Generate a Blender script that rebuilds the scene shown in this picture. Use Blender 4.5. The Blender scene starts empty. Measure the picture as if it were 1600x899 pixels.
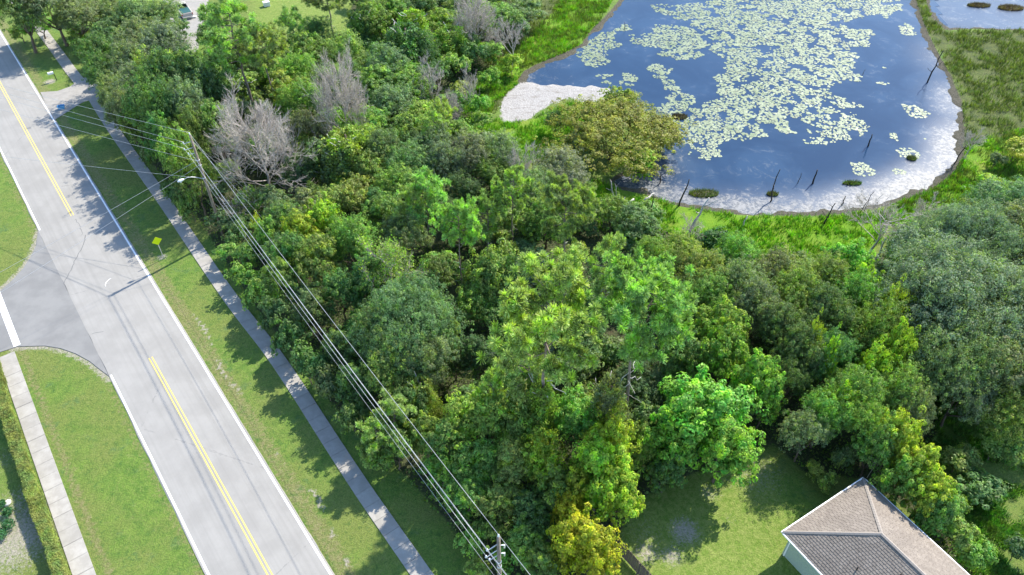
import bpy, math, random
import numpy as np
from mathutils import Vector
PI = math.pi
S = bpy.context.scene
C = S.collection
random.seed(7); RNG = np.random.default_rng(7)

# ---------------------------------------------------------------- camera, sky, sun, exposure
CAM_H = 55.0; FPX = 1200.0; PITCH = math.radians(43.5)
cam = bpy.data.cameras.new('camera'); cam.sensor_width = 36; cam.lens = 27.0
cam.clip_start = 0.5; cam.clip_end = 5000
co = bpy.data.objects.new('camera', cam); C.objects.link(co)
co.location = (0, 0, CAM_H); co.rotation_euler = (PI/2 - PITCH, 0, 0); S.camera = co
SUN_EL = math.radians(44.5); SUN_AZ = math.radians(42.0)      # azimuth clockwise from +Y
w = bpy.data.worlds.new('World'); S.world = w; w.use_nodes = True
wn = w.node_tree.nodes; bgn = wn['Background']
sky = wn.new('ShaderNodeTexSky'); sky.sky_type = 'NISHITA'; sky.sun_disc = False
sky.sun_elevation = SUN_EL; sky.sun_rotation = SUN_AZ; sky.air_density = 1.0; sky.dust_density = 0.3; sky.ozone_density = 2.4
w.node_tree.links.new(sky.outputs[0], bgn.inputs[0]); bgn.inputs[1].default_value = 0.15
sun = bpy.data.lights.new('sun', 'SUN'); sun.energy = 3.6; sun.angle = math.radians(0.55); sun.color = (1, .93, .81)
so = bpy.data.objects.new('sun', sun); C.objects.link(so)
sd = Vector((math.sin(SUN_AZ)*math.cos(SUN_EL), math.cos(SUN_AZ)*math.cos(SUN_EL), math.sin(SUN_EL)))
so.rotation_euler = sd.to_track_quat('Z', 'Y').to_euler(); so.location = (0, 0, 90)
S.view_settings.view_transform = 'Standard'; S.view_settings.look = 'None'
S.view_settings.exposure = 1.36; S.view_settings.gamma = 1
S.cycles.max_bounces = 6; S.cycles.diffuse_bounces = 3; S.cycles.transmission_bounces = 3; S.cycles.transparent_max_bounces = 6

# ---------------------------------------------------------------- survey: photo point -> place on the level z
SP, CP = math.sin(PITCH), math.cos(PITCH)
def at(px, py, z=0.0):
    u = (px-800)/FPX; v = (450-py)/FPX
    t = (CAM_H-z)/(SP - v*CP)
    return (u*t, (CP+v*SP)*t)
def proj(x, y, z):
    q = z-CAM_H; f = y*CP - q*SP; u = y*SP + q*CP
    return 800+FPX*x/f, 450-FPX*u/f
def depth(x, y, z=0): return y*CP - (z-CAM_H)*SP
RD = np.array([0.60322, -0.79757]); RN = np.array([0.79757, 0.60322]); RA = np.array([-82.0, 117.37])
def road(s, o): p = RA + s*RD + o*RN; return (float(p[0]), float(p[1]))

# ---------------------------------------------------------------- tagging
def tag(o, label=None, cat=None, group=None, kind=None):
    if label: o['label'] = label
    if cat: o['category'] = cat
    if group: o['group'] = group
    if kind: o['kind'] = kind
    return o
def thing(name, label, cat, loc=(0, 0, 0), rz=0, group=None):
    o = bpy.data.objects.new(name, None); C.objects.link(o); o.location = loc; o.rotation_euler = (0, 0, rz)
    o.empty_display_size = .3
    return tag(o, label, cat, group)
def copy_tree(o, parent=None):
    c = o.copy(); C.objects.link(c); c.parent = parent
    for ch in list(o.children): copy_tree(ch, c)
    return c

# ---------------------------------------------------------------- mesh helpers
def np_mesh(name, v, f, nper, mat=None, smooth=False):
    """v (N,3), f flat index array, nper: verts per face (int) or array"""
    me = bpy.data.meshes.new(name); v = np.asarray(v, dtype=np.float32); f = np.asarray(f, dtype=np.int32).ravel()
    me.vertices.add(len(v)); me.vertices.foreach_set('co', v.ravel())
    nf = len(f)//nper
    me.loops.add(len(f)); me.loops.foreach_set('vertex_index', f)
    me.polygons.add(nf); me.polygons.foreach_set('loop_start', np.arange(nf, dtype=np.int32)*nper)
    me.update(calc_edges=True)
    if smooth: me.polygons.foreach_set('use_smooth', np.ones(nf, dtype=bool))
    if mat: me.materials.append(mat)
    return me
def link(name, me, parent=None, kind=None, color=None):
    o = bpy.data.objects.new(name, me); C.objects.link(o)
    if parent: o.parent = parent
    if kind: o['kind'] = kind
    if color: o.color = (*color, 1)
    return o
class MB:
    def __init__(s): s.v = []; s.f = []
    def add(s, vs, fs):
        n = len(s.v); s.v += [tuple(p) for p in vs]; s.f += [tuple(n+i for i in q) for q in fs]; return s
    def box(s, c, h, rz=0, tilt=None):
        cx, cy, cz = c; hx, hy, hz = h; ca, sa = math.cos(rz), math.sin(rz); P = []
        for z in (-hz, hz):
            for x, y in ((-hx, -hy), (hx, -hy), (hx, hy), (-hx, hy)): P.append((cx+x*ca-y*sa, cy+x*sa+y*ca, cz+z))
        return s.add(P, [(0, 3, 2, 1), (4, 5, 6, 7), (0, 1, 5, 4), (1, 2, 6, 5), (2, 3, 7, 6), (3, 0, 4, 7)])
    def prism(s, poly, z0, z1):
        n = len(poly)
        a = sum(poly[i][0]*poly[(i+1) % n][1]-poly[(i+1) % n][0]*poly[i][1] for i in range(n))
        if a < 0: poly = poly[::-1]
        return s.add([(*p, z0) for p in poly]+[(*p, z1) for p in poly],
                     [tuple(range(n, 2*n)), tuple(range(n-1, -1, -1))]+[(i, (i+1) % n, n+(i+1) % n, n+i) for i in range(n)])
    def tube(s, pts, rad, n=6, cap=True):
        pts = [Vector(p) for p in pts]
        if not hasattr(rad, '__len__'): rad = [rad]*len(pts)
        rad = [float(q) for q in rad]; rings = []
        for i, p in enumerate(pts):
            d = (pts[min(i+1, len(pts)-1)]-pts[max(i-1, 0)]).normalized()
            a = Vector((0, 0, 1)) if abs(d.z) < .9 else Vector((1, 0, 0))
            u = d.cross(a).normalized(); t = d.cross(u)
            rings += [p+rad[i]*(math.cos(2*PI*k/n)*u+math.sin(2*PI*k/n)*t) for k in range(n)]
        F = [(i*n+k, i*n+(k+1) % n, (i+1)*n+(k+1) % n, (i+1)*n+k) for i in range(len(pts)-1) for k in range(n)]
        if cap: F += [tuple(range(n-1, -1, -1)), tuple(range((len(pts)-1)*n, len(pts)*n))]
        return s.add(rings, F)
    def mesh(s, name, mat, smooth=False):
        me = bpy.data.meshes.new(name); me.from_pydata(s.v, [], s.f); me.update()
        if mat: me.materials.append(mat)
        if smooth: me.polygons.foreach_set('use_smooth', [True]*len(me.polygons))
        return me
    def build(s, name, mat, parent=None, kind=None, smooth=False): return link(name, s.mesh(name, mat, smooth), parent, kind)
def bevel(o, wd=.02, seg=2):
    m = o.modifiers.new('bevel', 'BEVEL'); m.width = wd; m.segments = seg; m.limit_method = 'ANGLE'; return o

# ---------------------------------------------------------------- material helpers
class NT:
    def __init__(s, name):
        s.m = bpy.data.materials.new(name); s.m.use_nodes = True; s.t = s.m.node_tree; s.n = s.t.nodes; s.p = s.n['Principled BSDF']; s.out = s.n['Material Output']
        s.p.inputs['Specular IOR Level'].default_value = .3
    def new(s, ty, **kw):
        n = s.n.new('ShaderNode'+ty)
        for k, v in kw.items(): setattr(n, k, v)
        return n
    def set(s, inp, v):
        if isinstance(v, bpy.types.NodeSocket): s.t.links.new(v, inp)
        elif hasattr(v, '__len__') and len(v) == 3 and inp.type == 'RGBA': inp.default_value = (*v, 1)
        else: inp.default_value = v
    def noise(s, sc, det=4, rough=.6, vec=None, dist=0, out=0):
        n = s.new('TexNoise'); n.inputs['Scale'].default_value = sc; n.inputs['Detail'].default_value = det
        n.inputs['Roughness'].default_value = rough; n.inputs['Distortion'].default_value = dist
        s.set(n.inputs['Vector'], vec if vec is not None else s.obj()); return n.outputs[out]
    def obj(s):
        if not hasattr(s, '_tc'): s._tc = s.new('TexCoord')
        return s._tc.outputs['Object']
    def mapv(s, vec, scale=(1, 1, 1), rot=(0, 0, 0), loc=(0, 0, 0)):
        n = s.new('Mapping'); s.set(n.inputs['Vector'], vec); n.inputs['Scale'].default_value = scale; n.inputs['Rotation'].default_value = rot; n.inputs['Location'].default_value = loc
        return n.outputs[0]
    def ramp(s, f, a, b, c0=(0, 0, 0), c1=(1, 1, 1)):
        n = s.new('MapRange'); n.interpolation_type = 'SMOOTHSTEP'; s.set(n.inputs[0], f); n.inputs[1].default_value = a; n.inputs[2].default_value = b
        return n.outputs[0]
    def math(s, op, a, b=0.0, clamp=False):
        n = s.new('Math', operation=op); n.use_clamp = clamp; s.set(n.inputs[0], a); s.set(n.inputs[1], b); return n.outputs[0]
    def mix(s, f, a, b, mode='MIX'):
        n = s.new('Mix'); n.data_type = 'RGBA'; n.blend_type = mode; n.clamp_factor = True
        s.set(n.inputs[0], f); s.set(n.inputs[6], a); s.set(n.inputs[7], b); return n.outputs[2]
    def attr(s, name): n = s.new('Attribute'); n.attribute_name = name; return n
    def bump(s, h, st=.5, d=.05):
        n = s.new('Bump'); n.inputs['Strength'].default_value = st; n.inputs['Distance'].default_value = d; s.set(n.inputs['Height'], h); s.set(s.p.inputs['Normal'], n.outputs[0])
    def base(s, v, rough=None):
        s.set(s.p.inputs['Base Color'], v)
        if rough is not None: s.set(s.p.inputs['Roughness'], rough)
        return s.m
def simple(name, col, rough=.7, var=.25, sc=6, metal=0, bump=0):
    t = NT(name); n = t.noise(sc, 5)
    d = tuple(c*(1-var) for c in col); l = tuple(min(1, c*(1+var)) for c in col)
    c = t.mix(t.ramp(n, .3, .7), d, l); t.p.inputs['Metallic'].default_value = metal
    if bump: t.bump(t.noise(sc*4, 4), bump, .02)
    return t.base(c, rough)

def leaf_mat(name, gloss=.2, trans=.38, hue=.06, young_amt=.85):
    t = NT(name); oi = t.new('ObjectInfo'); ge = t.new('NewGeometry')
    rnd = ge.outputs['Random Per Island']
    n = t.noise(.8, 3)                                # clumps of older and younger leaves
    v = t.math('ADD', t.math('MULTIPLY', rnd, .85), t.math('MULTIPLY', t.ramp(n, .35, .65), .65))
    v = t.math('ADD', v, .34)
    hs = t.new('HueSaturation'); t.set(hs.inputs['Color'], oi.outputs['Color'])
    t.set(hs.inputs['Hue'], t.math('ADD', .5-hue*.25, t.math('MULTIPLY', t.ramp(t.noise(1.3, 2), .35, .7), hue)))
    t.set(hs.inputs['Value'], v); hs.inputs['Saturation'].default_value = .96
    yn = t.noise(.75, 4, .6, vec=t.mapv(t.obj(), loc=(31, 7, 3))); young = t.math('MULTIPLY', t.ramp(yn, .50, .62), young_amt)   # sprays of young growth
    col = t.mix(young, hs.outputs[0], t.mix(1.0, hs.outputs[0], (1.45, 1.5, .65), 'MULTIPLY'))
    t.base(col, .5); t.p.inputs['Specular IOR Level'].default_value = gloss
    tr = t.new('BsdfTranslucent'); tc = t.mix(1.0, col, (1.1, 1.3, .45), 'MULTIPLY'); t.set(tr.inputs[0], tc)
    mx = t.new('MixShader'); mx.inputs[0].default_value = trans
    t.t.links.new(t.p.outputs[0], mx.inputs[1]); t.t.links.new(tr.outputs[0], mx.inputs[2]); t.t.links.new(mx.outputs[0], t.out.inputs[0])
    return t.m
M = {}
M['leaf'] = leaf_mat('leaves'); M['hedge'] = leaf_mat('hedge_leaves', young_amt=.25); M['needle'] = leaf_mat('pine_needles', .25, .3, .04); M['grass_blade'] = leaf_mat('grass_blades', .15, .4, .05)
def bark_mat(name, col, var=.35):
    t = NT(name); v = t.mapv(t.obj(), (8, 8, 1.4)); n = t.noise(1.5, 5, vec=v)
    c = t.mix(t.ramp(n, .3, .7), tuple(x*(1-var) for x in col), tuple(x*(1+var) for x in col)); t.bump(n, .6, .03); return t.base(c, .9)
M['bark'] = bark_mat('bark', (.13, .10, .075)); M['pinebark'] = bark_mat('pine_bark', (.24, .19, .16)); M['deadbark'] = bark_mat('dead_bark', (.47, .42, .37), .2)
M['silver'] = bark_mat('silvered_wood', (.52, .49, .45), .2); M['charred'] = bark_mat('wet_dead_wood', (.055, .045, .04)); M['pole'] = bark_mat('pole_wood', (.22, .18, .14))

# ================================================================= polygons of the place (surveyed)
def P(pts, z=0): return [at(x, y, z) for x, y in pts]
POND = P([(972, 0), (950, 26), (925, 50), (912, 70), (885, 84), (850, 98), (822, 112), (812, 128), (845, 136), (880, 134), (925, 134), (950, 140), (962, 152), (985, 168), (1010, 178),
          (1030, 195), (1040, 215), (1032, 240), (1010, 256), (985, 268), (958, 282), (972, 294), (1010, 301), (1050, 316), (1100, 326), (1160, 332), (1250, 335), (1320, 331), (1380, 319), (1422, 307), (1460, 290), (1487, 268),
          (1500, 240), (1503, 200), (1498, 160), (1482, 118), (1465, 88), (1450, 60), (1436, 25), (1428, 0), (1418, -60), (1380, -130), (1250, -170), (1100, -150), (1010, -80)])
POND2 = P([(1447, -5), (1458, 25), (1470, 40), (1482, 46), (1520, 43), (1560, 46), (1620, 46), (1760, 50), (1760, -90), (1500, -120), (1440, -60)])
SAND = P([(782, 166), (790, 150), (812, 130), (850, 124), (900, 124), (950, 128), (962, 140), (952, 156), (930, 160), (907, 160), (892, 152), (875, 158), (858, 164), (842, 174), (825, 187), (800, 191), (785, 191)])
WET = [P([(882, 0), (960, -10), (925, 48), (905, 78), (850, 100), (815, 128), (795, 140), (770, 160), (750, 200), (700, 215), (760, 120), (830, 60)]),
       P([(760, 190), (830, 188), (900, 160), (945, 165), (870, 240), (790, 262), (740, 230)]),
       P([(930, 285), (960, 292), (1010, 306), (1050, 320), (1100, 330), (1160, 337), (1250, 340), (1340, 336), (1380, 335), (1370, 380), (1360, 430), (1240, 440), (1100, 410), (980, 380), (900, 330)]),
       P([(1400, 315), (1460, 295), (1500, 262), (1520, 225), (1620, 200), (1640, 310), (1500, 335), (1380, 350)])]
MEADOW = [P([(1450, 640), (1620, 560), (1640, 920), (1520, 920), (1470, 800)])]
MARSH = [P([(1430, -40), (1452, 20), (1478, 50), (1640, 50), (1660, 330), (1500, 330), (1400, 330), (1490, 270), (1507, 200), (1485, 110), (1450, 50), (1425, 0)]),
         P([(860, -20), (960, -20), (925, 50), (850, 104), (815, 130), (770, 175), (740, 180), (760, 100)])]
FLOOR = P([(155, 128), (205, 215), (262, 285), (318, 352), (345, 400), (415, 500), (480, 585), (545, 660), (635, 745), (700, 815), (765, 920), (945, 920), (955, 850), (1000, 780), (1080, 742), (1160, 715), (1210, 695), (1260, 740),
           (1349, 748), (1420, 800), (1500, 920), (1545, 920), (1490, 800), (1455, 700), (1470, 650), (1500, 600), (1640, 560), (1640, 320), (1520, 320), (1400, 360), (1360, 430), (1240, 425), (1100, 385), (960, 330), (850, 290), (790, 250),
           (730, 200), (740, 130), (770, 90), (800, 20), (830, -60), (560, -60), (545, 40), (545, 66), (500, 78), (440, 100), (330, 120), (308, 100), (306, 60), (280, 50), (262, 100), (200, 60), (180, 50), (120, 60)])
def pip(pts, poly):
    x, y = pts[:, 0], pts[:, 1]; ins = np.zeros(len(pts), bool); n = len(poly)
    for i in range(n):
        x1, y1 = poly[i]; x2, y2 = poly[(i+1) % n]
        if y1 == y2: continue
        c = ((y1 > y) != (y2 > y)) & (x < (x2-x1)*(y-y1)/(y2-y1)+x1); ins ^= c
    return ins
def sdist(pts, poly):
    """signed distance, negative inside"""
    d = np.full(len(pts), 1e9); n = len(poly)
    for i in range(n):
        a = np.array(poly[i]); b = np.array(poly[(i+1) % n]); ab = b-a; L = (ab@ab)+1e-9
        t = np.clip(((pts-a)@ab)/L, 0, 1); q = pts-(a+t[:, None]*ab); d = np.minimum(d, np.hypot(q[:, 0], q[:, 1]))
    return np.where(pip(pts, poly), -d, d)
def vnoise(pts, sc, seed=0):
    """cheap value noise 0..1"""
    r = np.random.default_rng(seed); T = r.random((256, 256)); p = pts*sc+1000; i = np.floor(p).astype(int); f = p-i; f = f*f*(3-2*f)
    g = lambda a, b: T[(i[:, 0]+a) % 256, (i[:, 1]+b) % 256]
    return (g(0, 0)*(1-f[:, 0])+g(1, 0)*f[:, 0])*(1-f[:, 1])+(g(0, 1)*(1-f[:, 0])+g(1, 1)*f[:, 0])*f[:, 1]
def fbm(pts, sc, seed=0, o=4):
    return sum(vnoise(pts, sc*2**k, seed+k)/2**k for k in range(o))/sum(1/2**k for k in range(o))
def set_attr(me, name, val):
    a = me.attributes.new(name, 'FLOAT', 'POINT'); a.data.foreach_set('value', np.asarray(val, dtype=np.float32))
def grid_mesh(name, xs, ys, zf):
    X, Y = np.meshgrid(xs, ys); pts = np.stack([X.ravel(), Y.ravel()], 1); z = zf(pts); nx, ny = len(xs), len(ys)
    i = (np.arange(ny-1)[:, None]*nx+np.arange(nx-1)[None, :]).ravel()
    return pts, np_mesh(name, np.column_stack([pts, z]), np.stack([i, i+1, i+nx+1, i+nx], 1), 4, smooth=True)
WATER_Z = -0.16
def smooth(x, a, b): t = np.clip((x-a)/(b-a), 0, 1); return t*t*(3-2*t)
_cache = {}
def ground_z(pts):
    d = np.minimum(sdist(pts, POND), sdist(pts, POND2)); _cache['d'] = d
    rel = (pts-RA)@RN
    flat = smooth(rel, 7, 12)+smooth(-rel, 20, 30)
    z = (fbm(pts, .25, 3)-.5)*.22*flat*smooth(d, 1, 6)-.02
    edge = d+(fbm(pts, .5, 9)-.5)*2.2
    return z-.02-smooth(-edge, -.5, 3.2)*.8
xs = np.concatenate([np.linspace(-900, -125, 26), np.arange(-120, 120.1, .5), np.linspace(125, 900, 26)])
ys = np.concatenate([np.linspace(-700, 5, 30), np.arange(10, 190.1, .5), np.linspace(195, 1500, 40)])
pts, gm = grid_mesh('ground', xs, ys, ground_z); PD = _cache['d']
def soft(polys, wd=1.5):
    d = np.min([sdist(pts, q) for q in polys], axis=0); return 1-smooth(d, -wd, wd)
rel_s = (pts-RA)@RD; rel_o = (pts-RA)@RN
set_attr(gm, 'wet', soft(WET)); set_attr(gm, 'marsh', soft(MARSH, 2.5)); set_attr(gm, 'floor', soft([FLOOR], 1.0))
set_attr(gm, 'sand', soft([SAND], 1.3)); set_attr(gm, 'shore', 1-smooth(PD, -.2, 1.3))
dry = (1-smooth(np.abs(rel_o-1.0), .3, 1.6))*.8+(1-smooth(np.abs(rel_o+13.2), .15, .9))*.8+(1-smooth(np.abs(rel_o+7.8), .1, .9))*.7
bare = .75*(1-smooth(np.abs(rel_o-1.5-(fbm(pts, .15, 41)-.5)*2), .1, .6))*smooth(fbm(pts, .45, 40), .46, .64)*smooth(rel_s, 60, 85)
for q, r, a in (((22, 840), 5.5, .72), ((25, 790), 3.5, .6), ((0, 720), 3, .5), ((1130, 790), 3, .3), ((1010, 840), 4, .5), ((1070, 830), 2, .75), ((1110, 770), 1.6, .6), ((1050, 870), 1.5, .7), ((1010, 865), 1.6, .7), ((1140, 810), 1.2, .5), ((1180, 740), 5, .55), ((1265, 720), 3, .4), ((470, 600), 2, .3), ((535, 650), 2.5, .5), ((640, 790), 3, .3), ((78, 128), 1.2, .9), ((253, 402), .9, .8), ((1520, 830), 2, .5), ((235, 45), 3, .3)):
    cx, cy = at(*q); bare = np.maximum(bare, a*np.exp(-((pts[:, 0]-cx)**2+(pts[:, 1]-cy)**2)/(r*r)))
cx, cy = at(1000, 275); bare = np.maximum(bare, .8*np.exp(-((pts[:, 0]-cx)**2+(pts[:, 1]-cy)**2)/16))
far = 1-smooth(np.abs(pts[:, 0]), 100, 140)*1.0
for line_ in (((62, 358), (56, 385), (48, 402), (36, 420), (20, 438), (0, 455)), ((20, 545), (28, 542), (70, 541), (95, 545), (118, 553), (140, 565), (155, 577), (172, 592))):
    for a_, b_ in zip(line_[:-1], line_[1:]):
        A_, B_ = np.array(at(*a_)), np.array(at(*b_)); t_ = np.clip((pts-A_)@(B_-A_)/((B_-A_)@(B_-A_)), 0, 1); d_ = np.hypot(*(pts-A_-t_[:, None]*(B_-A_)).T); bare = np.maximum(bare, .7*(1-smooth(d_, .35, 1.1)))
set_attr(gm, 'dry', np.clip(dry, 0, 1)); set_attr(gm, 'bare', np.clip(bare, 0, 1))
yl = soft([P([(545, 60), (500, 75), (430, 95), (400, 40), (380, -60), (560, -60)]), P([(180, 60), (260, 40), (260, -50), (150, -50)])], 1.5)
set_attr(gm, 'yard', np.maximum(yl, soft([P([(940, 920), (960, 840), (1000, 770), (1200, 690), (1260, 920)])], 1)))
def ground_mat():
    t = NT('ground'); o = t.obj(); A = lambda k: t.attr(k).outputs['Fac']
    n1 = t.noise(.12, 4, vec=o); n2 = t.noise(.9, 5, .65, vec=o); n3 = t.noise(5, 5, .7, vec=o); n4 = t.noise(16, 3, .7, vec=o)
    lawn = t.mix(t.ramp(n2, .3, .7), (.085, .165, .022), (.145, .23, .034))
    lawn = t.mix(t.ramp(n1, .4, .62), lawn, (.15, .19, .04))
    n5 = t.noise(2.4, 5, .75, vec=o, dist=.5); n6 = t.noise(.45, 5, .7, vec=t.mapv(o, loc=(50, 9, 0)))
    lawn = t.mix(t.math('MULTIPLY', t.ramp(n5, .48, .66), .6), lawn, (.17, .205, .06)); lawn = t.mix(t.math('MULTIPLY', t.ramp(n5, .50, .34), .6), lawn, (.05, .115, .025)); lawn = t.mix(t.math('MULTIPLY', t.ramp(n6, .56, .68), .5), lawn, (.055, .13, .05))
    dryc = t.mix(t.ramp(n3, .35, .65), (.15, .15, .05), (.25, .22, .11))
    fac = lambda a, lo, hi, k=.8, n=n2: t.ramp(t.math('ADD', A(a), t.math('MULTIPLY', t.math('SUBTRACT', n, .5), k)), lo, hi)
    c = t.mix(t.math('MULTIPLY', fac('dry', .45, .95, 1.5, n5), .8), lawn, dryc)
    yard = t.mix(t.ramp(n5, .35, .65), (.12, .20, .026), (.22, .27, .065)); c = t.mix(A('yard'), c, yard)
    marsh = t.mix(t.ramp(n2, .3, .65), (.045, .07, .020), (.10, .125, .03)); marsh = t.mix(t.math('MULTIPLY', t.ramp(n6, .5, .66), .6), marsh, (.095, .16, .014)); marsh = t.mix(t.math('MULTIPLY', t.ramp(n3, .52, .7), .6), marsh, (.19, .15, .085))
    c = t.mix(fac('marsh', .4, .6), c, marsh)
    wetc = t.mix(t.ramp(n2, .3, .65), (.085, .21, .008), (.15, .27, .012)); wetc = t.mix(t.ramp(n1, .5, .68), wetc, (.19, .24, .03))
    c = t.mix(fac('wet', .4, .6), c, wetc)
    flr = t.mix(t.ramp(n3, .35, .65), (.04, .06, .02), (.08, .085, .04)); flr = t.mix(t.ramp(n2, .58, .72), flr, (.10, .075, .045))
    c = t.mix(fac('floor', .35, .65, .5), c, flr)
    sand = t.mix(t.ramp(n3, .3, .7), (.30, .28, .26), (.44, .42, .40)); wr = t.noise(1.0, 5, .7, vec=t.mapv(o, (.5, 2.4, 1), (0, 0, .5)), dist=1.2); sand = t.mix(t.math('MULTIPLY', t.ramp(wr, .54, .66), .55), sand, (.15, .125, .10)); sand = t.mix(t.math('MULTIPLY', t.ramp(n2, .52, .68), .45), sand, (.20, .18, .14))
    c = t.mix(fac('bare', .45, .8, 1.0, n3), c, (.33, .30, .24))
    mud = t.mix(t.ramp(n3, .3, .7), (.04, .042, .022), (.12, .105, .08))
    c = t.mix(fac('shore', .5, .75, .7), c, mud)
    c = t.mix(fac('sand', .42, .56, 1.2, n5), c, sand)
    c = t.mix(1.0, c, t.mix(t.ramp(n4, .3, .7), (.68, .68, .68), (1.3, 1.3, 1.3)), 'MULTIPLY')
    h = t.math('ADD', n3, t.math('MULTIPLY', n4, .7)); t.bump(h, .8, .16)
    return t.base(c, .95)
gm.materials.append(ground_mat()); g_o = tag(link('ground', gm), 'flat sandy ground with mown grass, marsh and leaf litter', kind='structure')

# ---------------------------------------------------------------- water
def water_mat(name, murk):
    t = NT(name); o = t.obj(); A = lambda k: t.attr(k).outputs['Fac']
    n1 = t.noise(.10, 4, vec=o, dist=.6); n2 = t.noise(.55, 6, .7, vec=o, dist=.8); n3 = t.noise(3.0, 5, .7, vec=o)
    deep = t.mix(t.ramp(n1, .35, .7), (.011, .034, .078), (.022, .054, .108))  # blue of the reflected sky put into the water's base colour
    weed = t.math('MULTIPLY', t.ramp(n2, .52, .72), t.math('MULTIPLY', t.ramp(n1, .46, .62), .62))
    c = t.mix(weed, deep, (.135, .155, .18))                        # floating pollen and drowned weed
    sp = t.ramp(n3, .60, .72); c = t.mix(t.math('MULTIPLY', sp, t.math('MULTIPLY', t.ramp(n2, .5, .62), .25)), c, (.22, .25, .27))
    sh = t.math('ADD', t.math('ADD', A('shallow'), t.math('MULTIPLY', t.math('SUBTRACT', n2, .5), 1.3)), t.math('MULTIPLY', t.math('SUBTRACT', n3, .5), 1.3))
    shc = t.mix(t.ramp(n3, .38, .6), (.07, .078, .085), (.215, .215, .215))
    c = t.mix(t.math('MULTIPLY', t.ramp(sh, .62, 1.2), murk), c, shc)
    t.base(c, t.math('ADD', .09, t.math('MULTIPLY', A('shallow'), .3))); t.p.inputs['IOR'].default_value = 1.33; t.p.inputs['Specular IOR Level'].default_value = .5
    t.bump(t.noise(2.2, 3, vec=o), .06, .05)
    return t.m
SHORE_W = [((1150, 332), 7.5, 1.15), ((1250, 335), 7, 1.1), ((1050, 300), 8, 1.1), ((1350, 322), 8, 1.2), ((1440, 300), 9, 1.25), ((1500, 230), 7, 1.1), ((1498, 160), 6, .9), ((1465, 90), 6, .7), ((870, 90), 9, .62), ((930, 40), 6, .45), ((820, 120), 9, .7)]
def water(name, poly, murk, label, rim, base_w):
    a = np.array(poly); xs = np.arange(a[:, 0].min()-6, a[:, 0].max()+6, .8); ys = np.arange(a[:, 1].min()-6, a[:, 1].max()+6, .8)
    p, me = grid_mesh(name, xs, ys, lambda q: np.full(len(q), WATER_Z))
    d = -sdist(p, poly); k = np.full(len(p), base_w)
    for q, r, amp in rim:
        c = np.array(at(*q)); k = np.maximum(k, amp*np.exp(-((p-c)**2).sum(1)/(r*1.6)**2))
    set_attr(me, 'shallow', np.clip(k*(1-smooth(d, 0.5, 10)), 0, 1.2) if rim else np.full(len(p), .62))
    # drop cells far outside the shore
    bm_keep = d > -3.2
    me2 = bpy.data.meshes.new(name); nx, ny = len(xs), len(ys)
    i = (np.arange(ny-1)[:, None]*nx+np.arange(nx-1)[None, :]).ravel(); q = np.stack([i, i+1, i+nx+1, i+nx], 1); q = q[bm_keep[q].any(1)]
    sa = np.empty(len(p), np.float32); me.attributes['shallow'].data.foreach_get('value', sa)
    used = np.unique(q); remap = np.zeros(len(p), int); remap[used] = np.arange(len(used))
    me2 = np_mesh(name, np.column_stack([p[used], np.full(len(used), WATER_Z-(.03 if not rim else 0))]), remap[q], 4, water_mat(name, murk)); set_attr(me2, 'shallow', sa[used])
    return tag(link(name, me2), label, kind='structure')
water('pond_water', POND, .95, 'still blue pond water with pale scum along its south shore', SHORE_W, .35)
water('marsh_water', POND2, .9, 'pale shallow water beyond the strip of reeds', [], .5)

# ================================================================= road, pavement, driveway
def strip_pts(path, wd):
    """left and right edges of a path"""
    L, R = [], []
    for i, p in enumerate(path):
        a = np.array(path[max(i-1, 0)]); b = np.array(path[min(i+1, len(path)-1)]); d = (b-a)/np.linalg.norm(b-a); n = np.array([-d[1], d[0]])
        L.append(tuple(np.array(p)+n*wd/2)); R.append(tuple(np.array(p)-n*wd/2))
    return L, R
def asphalt(name, c0, c1, streak=True):
    t = NT(name); o = t.obj(); a = math.atan2(RD[1], RD[0]); v = t.mapv(o, (1, 1, 1), (0, 0, -a))
    n = t.noise(25, 4, .7, vec=o); m = t.noise(.35, 4, vec=o); c = t.mix(t.ramp(m, .35, .65), c0, c1)
    if streak:
        s = t.noise(1.0, 3, vec=t.mapv(v, (.03, 2.2, 1))); c = t.mix(t.math('MULTIPLY', t.ramp(s, .4, .7), .35), c, tuple(x*.8 for x in c0))
        wv = t.new('TexVoronoi'); wv.feature = 'DISTANCE_TO_EDGE'; wv.inputs['Scale'].default_value = .045; wv.inputs['Randomness'].default_value = 1
        t.set(wv.inputs['Vector'], t.mix(.06, o, t.noise(.7, 4, vec=o, out=1)) if False else t.mapv(o, (1, 1, 1)))
        dn = t.math('ADD', wv.outputs[0], t.math('MULTIPLY', t.math('SUBTRACT', t.noise(2, 4, vec=o), .5), .02))
        crack = t.math('LESS_THAN', t.math('ABSOLUTE', dn), .0016); c = t.mix(t.math('MULTIPLY', t.math('MULTIPLY', crack, t.ramp(m, .45, .55)), .28), c, (.10, .10, .10))
    st = t.ramp(t.noise(.8, 5, .7, vec=o), .62, .75); c = t.mix(t.math('MULTIPLY', st, .12), c, (.12, .12, .12))
    c = t.mix(1.0, c, t.mix(n, (.86, .86, .86), (1.14, 1.14, 1.14)), 'MULTIPLY'); t.bump(n, .3, .01)
    return t.base(c, .9)
M['road'] = asphalt('road_asphalt', (.262, .252, .233), (.298, .287, .266)); M['side'] = asphalt('side_road_asphalt', (.18, .178, .172), (.22, .217, .208), False)
def paint(name, col, cov=.45):
    t = NT(name); n = t.noise(9, 5, .7); c = t.mix(t.math('MULTIPLY', t.ramp(n, cov, cov+.25), .35), col, (.38, .37, .36)); return t.base(c, .7)
M['white'] = paint('white_road_paint', (.80, .80, .80)); M['yellow'] = paint('yellow_road_paint', (.66, .50, .13))
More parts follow.
